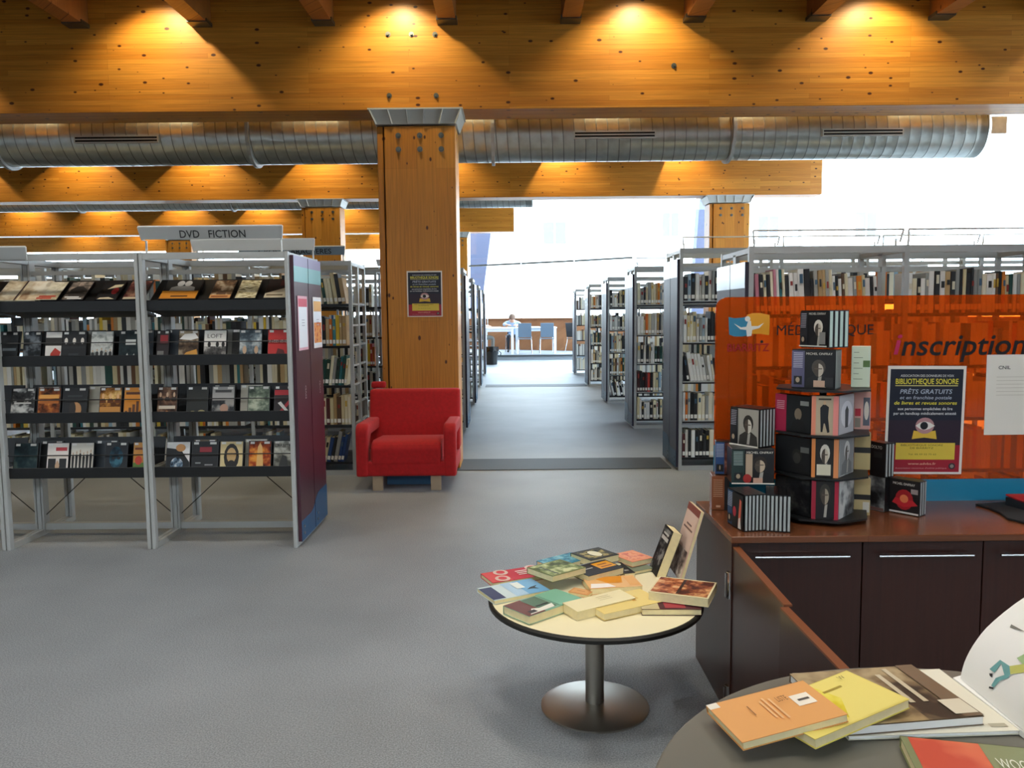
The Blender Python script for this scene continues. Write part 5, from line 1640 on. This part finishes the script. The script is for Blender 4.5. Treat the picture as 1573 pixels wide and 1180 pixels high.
# seat rolling over at the front
slab('seat', AX0 + .115, AX1 - .115, [(AY0 - .004, .2), (AY0 - .004, .335), (AY0 + .03, .375), (AY0 + .1, .39), (AY1 - .2, .36), (AY1 - .2, .2)], .035)
slab('backrest', AX0 + .012, AX1 - .002, [(AY1 - .22, .23), (AY1 - .13, .735), (AY1 - .02, .735), (AY1 - .02, .23)], .03)
for x0, x1 in ((AX0, AX0 + .095), (AX1 - .095, AX1)):
    prof = [(AY0 - .005, .112), (AY0 - .005, .45)] + [(AY0 + .065 - .07 * cos(a * pi / 10), .45 + .07 * sin(a * pi / 10)) for a in range(1, 6)] + [(AY1 - .1, .505), (AY1 - .1, .415), (AY0 + .16, .42), (AY0 + .11, .37), (AY0 + .11, .112)]
    slab('armrest', x0, x1, prof, .02, 3)
MB().box(-1.2, -1.075, 6.84, 6.9, .735, .79).build('head_bolster', 'red felt', ac, bevel=.02, seg=3, smooth=True)
for x in (-1.045, -.595):
    MB().box(x - .04, x + .04, AY0 + .02, AY0 + .05, 0, .118).build('leg', 'chair leg wood', ac, bevel=.002, seg=1)
    MB().box(x - .04, x + .04, AY1 - .12, AY1 - .09, 0, .118).build('leg', 'chair leg wood', ac, bevel=.002, seg=1)
MB().box(-1.0, -.64, AY0 + .2, AY0 + .22, .01, .117).build('plinth_board', 'plinth blue', ac)

# ---------------------------------------------------------------- reading place by the windows
PZ = .15
M('white laminate', '#e8ebee', .35)
M('chair blue grey', '#5d6f80', .5)
M('dark chair', '#1d2328', .5)
M('chair tube', '#c4c8cc', .25, .8)
M('seat wood', '#a86a34', .5)


def reading_table(label, x0, x1, y0, y1, z):
    t = thing('reading_table', label, 'table', ((x0 + x1) / 2, (y0 + y1) / 2, PZ))
    MB().box(x0, x1, y0, y1, z - .035, z).build('table_top', 'white laminate', t, bevel=.004, seg=1)
    MB().box(x0 + .05, x1 - .05, y0 + .04, y0 + .06, z - .12, z - .035).build('apron', 'white laminate', t)
    MB().box(x0 + .05, x1 - .05, y1 - .06, y1 - .04, z - .12, z - .035).build('apron', 'white laminate', t)
    for x in (x0 + .06, x1 - .06):
        for y in (y0 + .06, y1 - .06):
            MB().box(x - .04, x + .04, y - .04, y + .04, PZ, z - .035).build('leg', 'white laminate', t)


TT = PZ + .8
xl, xm, xr = at(742, 505, Y=24.6).x, at(790, 505, Y=24.6).x, at(855, 505, Y=25.0).x
reading_table('long white reading table whose end is hidden by the racks', xl + .02, xm, 24.3, 25.2, TT)
reading_table('white reading table holding open papers, chairs pushed in', xm + .02, xr, 24.75, 25.65, TT)


def reading_chair(label, x, y, rz, mat_):
    t = thing('reading_chair', label, 'chair', (x, y, PZ), rz, group='chairs at the reading tables')
    fr = W[t]

    def mbx(name, mt, fn, **k):
        mb = MB()
        fn(mb)
        mb.v = [fr @ p for p in mb.v]
        mb.build(name, mt, t, **k)
    mbx('seat', mat_, lambda m: m.box(-.21, .21, -.2, .22, .44, .46), bevel=.006, seg=2)
    mbx('backrest', mat_, lambda m: m.prism([(-.2, -.235, .5), (.2, -.235, .5), (.2, -.29, .93), (-.2, -.29, .93)], (0, .02, 0)), bevel=.008, seg=2)
    for s in (-1, 1):
        mbx('leg', 'chair tube', lambda m: m.tube([(s * .2, -.21, .52), (s * .2, -.2, .43), (s * .22, -.3, 0)], .013, 8))
        mbx('leg', 'chair tube', lambda m: m.tube([(s * .2, .16, .44), (s * .22, .24, 0)], .013, 8))


for px, yy, rz, lab, mm in ((806, 24.72, 0, 'blue grey reading chair, nearer the bin of the two side by side', 'chair blue grey'), (840, 24.72, 0, 'blue grey reading chair, second along the white table', 'chair blue grey'), (886, 24.55, -.9, 'dark reading chair half hidden by the last rack', 'dark chair')):
    q = at(px, 520, Y=yy)
    reading_chair(lab, q.x, yy, rz, mm)

# papers on the tables
for k, (px, w_, c) in enumerate(((757, .5, 'paper white'), (818, .42, 'paper white'), (805, .3, 'house pink'))):
    q = at(px, 500, Y=25.0)
    lab = ('white papers spread at the end of the long table', 'open white newspaper on the second table', 'small pink folder on the second table')[k]
    MB().box(q.x - w_ / 2, q.x + w_ / 2, 24.9, 25.15, TT + .001, TT + .02).build('paper_sheet', c, bevel=.003, loc=(q.x, 25, TT), label=lab, cat='paper')
# bin
q = at(755, 553, Y=21.85)
bn = thing('waste_bin', 'black waste bin with lining bag on the aisle floor', 'bin', (q.x, 21.85, 0))
MB().lathe((q.x, 21.85, 0), [(.15, 0), (.155, .02), (.19, .45), (.195, .47), (.18, .47), (.145, .04)], 24).build('bin_body', 'dark steel', bn, smooth=True)
mb = MB()
for k in range(24):
    a0, a1 = 2 * pi * k / 24, 2 * pi * (k + 1) / 24
    z0, z1 = .36 + .03 * sin(k * 2.3), .36 + .03 * sin((k + 1) * 2.3)
    for aa, zz in ((a0, z0),):
        mb.add([(q.x + .205 * cos(a0), 21.85 + .205 * sin(a0), z0), (q.x + .205 * cos(a1), 21.85 + .205 * sin(a1), z1 if k < 23 else .36), (q.x + .2 * cos(a1), 21.85 + .2 * sin(a1), .48), (q.x + .2 * cos(a0), 21.85 + .2 * sin(a0), .48)], [(0, 1, 2, 3)])
mb.build('lining_bag', K('#0c0f12', .25), bn)
MB().tube([(q.x + .2 + .06 * cos(a * pi / 6 - pi / 2), 21.75, .3 + .06 * sin(a * pi / 6 - pi / 2)) for a in range(7)], .012, 8).build('bag_knot', K('#23313a', .3), bn)
# slim lamp post on the long table
q = at(749, 490, Y=25.1)
lp = thing('desk_lamp', 'slim grey desk lamp on the long table against the windows', 'lamp', (q.x, 25.1, TT))
MB().lathe((q.x, 25.1, TT), [(.08, 0), (.08, .015), (.015, .02)], 20).build('base', 'chair tube', lp)
MB().tube([(q.x, 25.1, TT + .02), (q.x, 25.1, TT + .62), (q.x - .02, 25.1, TT + .66), (q.x - .05, 25.1, TT + .67)], .01, 8).build('arm', 'chair tube', lp)
MB().box(q.x - .2, q.x - .04, 25.06, 25.14, TT + .655, TT + .685).build('lamp_head', 'chair tube', lp, bevel=.008)


# ---------------------------------------------------------------- people at the reading tables
def person(label, base, facing, joints, shirt, trousers, hair, skin='#c99c80'):
    """seated figure grown along its skeleton with a skin surface; joints in local metres, x across, y forwards"""
    t = thing('person', label, 'person', base, facing)
    names = list(joints)
    me = bpy.data.meshes.new('body')
    idx = {n: i for i, n in enumerate(names)}
    edges = [(idx[n], idx[joints[n][1]]) for n in names if joints[n][1]]
    me.from_pydata([joints[n][0] for n in names], edges, [])
    o = bpy.data.objects.new('body_grow', me)
    COL.objects.link(o)
    sk = o.modifiers.new('skin', 'SKIN')
    sk.use_smooth_shade = True
    for n, d in zip(names, me.skin_vertices[0].data):
        r = joints[n][2]
        d.radius = (r, r) if not isinstance(r, tuple) else r
        d.use_root = (n == 'pelvis')
    ss_ = o.modifiers.new('sub', 'SUBSURF')
    ss_.levels = ss_.render_levels = 2
    bpy.context.view_layer.update()
    me2 = bpy.data.meshes.new_from_object(o.evaluated_get(bpy.context.evaluated_depsgraph_get()))
    bpy.data.objects.remove(o)
    for mt in (K(shirt, .8), K(trousers, .8), K(skin, .6), K('#201a18', .6)):
        me2.materials.append(mt)
    jp = {n: Vector(joints[n][0]) for n in names}
    for p in me2.polygons:
        nn = min(names, key=lambda n: (jp[n] - p.center).length - (joints[n][2] if not isinstance(joints[n][2], tuple) else min(joints[n][2])))
        p.material_index = 2 if nn in ('neck', 'head', 'crown', 'nose', 'chin') or nn.startswith(('hand', 'finger', 'wrist', 'thumb')) else 1 if nn.startswith(('pelvis', 'hip', 'knee', 'ankle')) else 3 if nn.startswith(('foot', 'toe')) else 0
    ob = bpy.data.objects.new('body', me2)
    COL.objects.link(ob)
    ob.parent = t
    W[ob] = W[t]
    hd = jp['head']
    hm = MB()
    up_ = (jp['crown'] - jp['neck']).normalized()
    for i in range(6):
        for j in range(12):
            pass
    n1, n2 = 6, 14
    rr = .108
    side = up_.orthogonal().normalized()
    oth = up_.cross(side)
    vs_ = []
    for i in range(n1 + 1):
        th = (pi * .52) * i / n1
        for j in range(n2):
            ph = 2 * pi * j / n2
            vs_.append(W[t] @ (hd + up_ * (.028 + rr * 1.08 * cos(th)) + (side * cos(ph) + oth * sin(ph)) * rr * sin(th) - Vector((0, .018, 0))))
    hm.add(vs_, [(i * n2 + j, i * n2 + (j + 1) % n2, (i + 1) * n2 + (j + 1) % n2, (i + 1) * n2 + j) for i in range(n1) for j in range(n2)])
    hm.build('hair', K(hair, .7), t, smooth=True)
    for s in (-1, 1):
        e = hd + Vector((s * .035, .088, .012))
        MB().lathe(W[t] @ e, [(.001, -.008), (.008, 0), (.001, .008)], 8).build('eye', K('#22201e', .3), t)
        e = hd + Vector((s * .097, .0, -.005))
        MB().lathe(W[t] @ e, [(.004, -.03), (.016, -.01), (.018, .015), (.004, .03)], 8).build('ear', K(skin, .6), t)
    return t


def sitter(lean, arms):
    """seated skeleton; lean: forward bend of the trunk in radians"""
    S = .46
    c, s = cos(lean), sin(lean)
    B = lambda x, d, h: (x, d * c + h * s, S + .08 + h * c - d * s * .3)
    j = {
        'pelvis': ((0, 0, S + .08), None, (.15, .12)),
        'waist': (B(0, 0, .18), 'pelvis', (.14, .11)),
        'chest': (B(0, .01, .38), 'waist', (.17, .12)),
        'collar': (B(0, .0, .5), 'chest', (.1, .08)),
        'neck': (B(0, .03, .58), 'collar', .055),
        'head': (B(0, .09, .70), 'neck', (.088, .1)),
        'crown': (B(0, .1, .80), 'head', (.07, .08)),
        'nose': (B(0, .19, .69), 'head', .018),
    }
    for k, sg in (('l', -1), ('r', 1)):
        j['shoulder_' + k] = (B(sg * .19, 0, .47), 'collar', .07)
        j['elbow_' + k] = ((sg * .27, B(0, 0, .47)[1] + .12, arms + .04), 'shoulder_' + k, .047)
        j['wrist_' + k] = ((sg * .12, B(0, 0, .47)[1] + .32, arms + .03), 'elbow_' + k, .03)
        j['hand_' + k] = ((sg * .08, B(0, 0, .47)[1] + .39, arms + .025), 'wrist_' + k, (.035, .02))
        for f in range(4):
            j['finger_%s%d' % (k, f)] = ((sg * (.11 - .022 * f), B(0, 0, .47)[1] + .46 + .008 * (f in (1, 2)), arms + .015), 'hand_' + k, .009)
        j['thumb_' + k] = ((sg * .02, B(0, 0, .47)[1] + .41, arms + .02), 'hand_' + k, .01)
        j['hip_' + k] = ((sg * .1, .06, S + .06), 'pelvis', .09)
        j['knee_' + k] = ((sg * .13, .46, S + .04), 'hip_' + k, .065)
        j['ankle_' + k] = ((sg * .13, .44, .09), 'knee_' + k, .042)
        j['foot_' + k] = ((sg * .135, .5, .05), 'ankle_' + k, .042)
        j['toe_' + k] = ((sg * .14, .62, .035), 'foot_' + k, .033)
    return j


q = at(787, 520, Y=26.1)
person('person in pale blue shirt bent over the table reading', (q.x, 26.05, PZ), pi, sitter(.62, .83), '#9fb6d2', '#20242c', '#6b5444')
reading_chair('wooden chair under the bent reader in pale blue', q.x, 26.15, pi, 'seat wood')
q = at(746, 520, Y=24.2)
person('person in black top and grey trousers at the table end', (-1.02, 24.55, PZ), -pi / 2 + .05, sitter(-.12, .83), '#1a1c20', '#6b6a64', '#2a211c')
reading_chair('dark chair under the sitter in grey trousers', -1.14, 24.55, -pi / 2 + .05, 'dark chair')
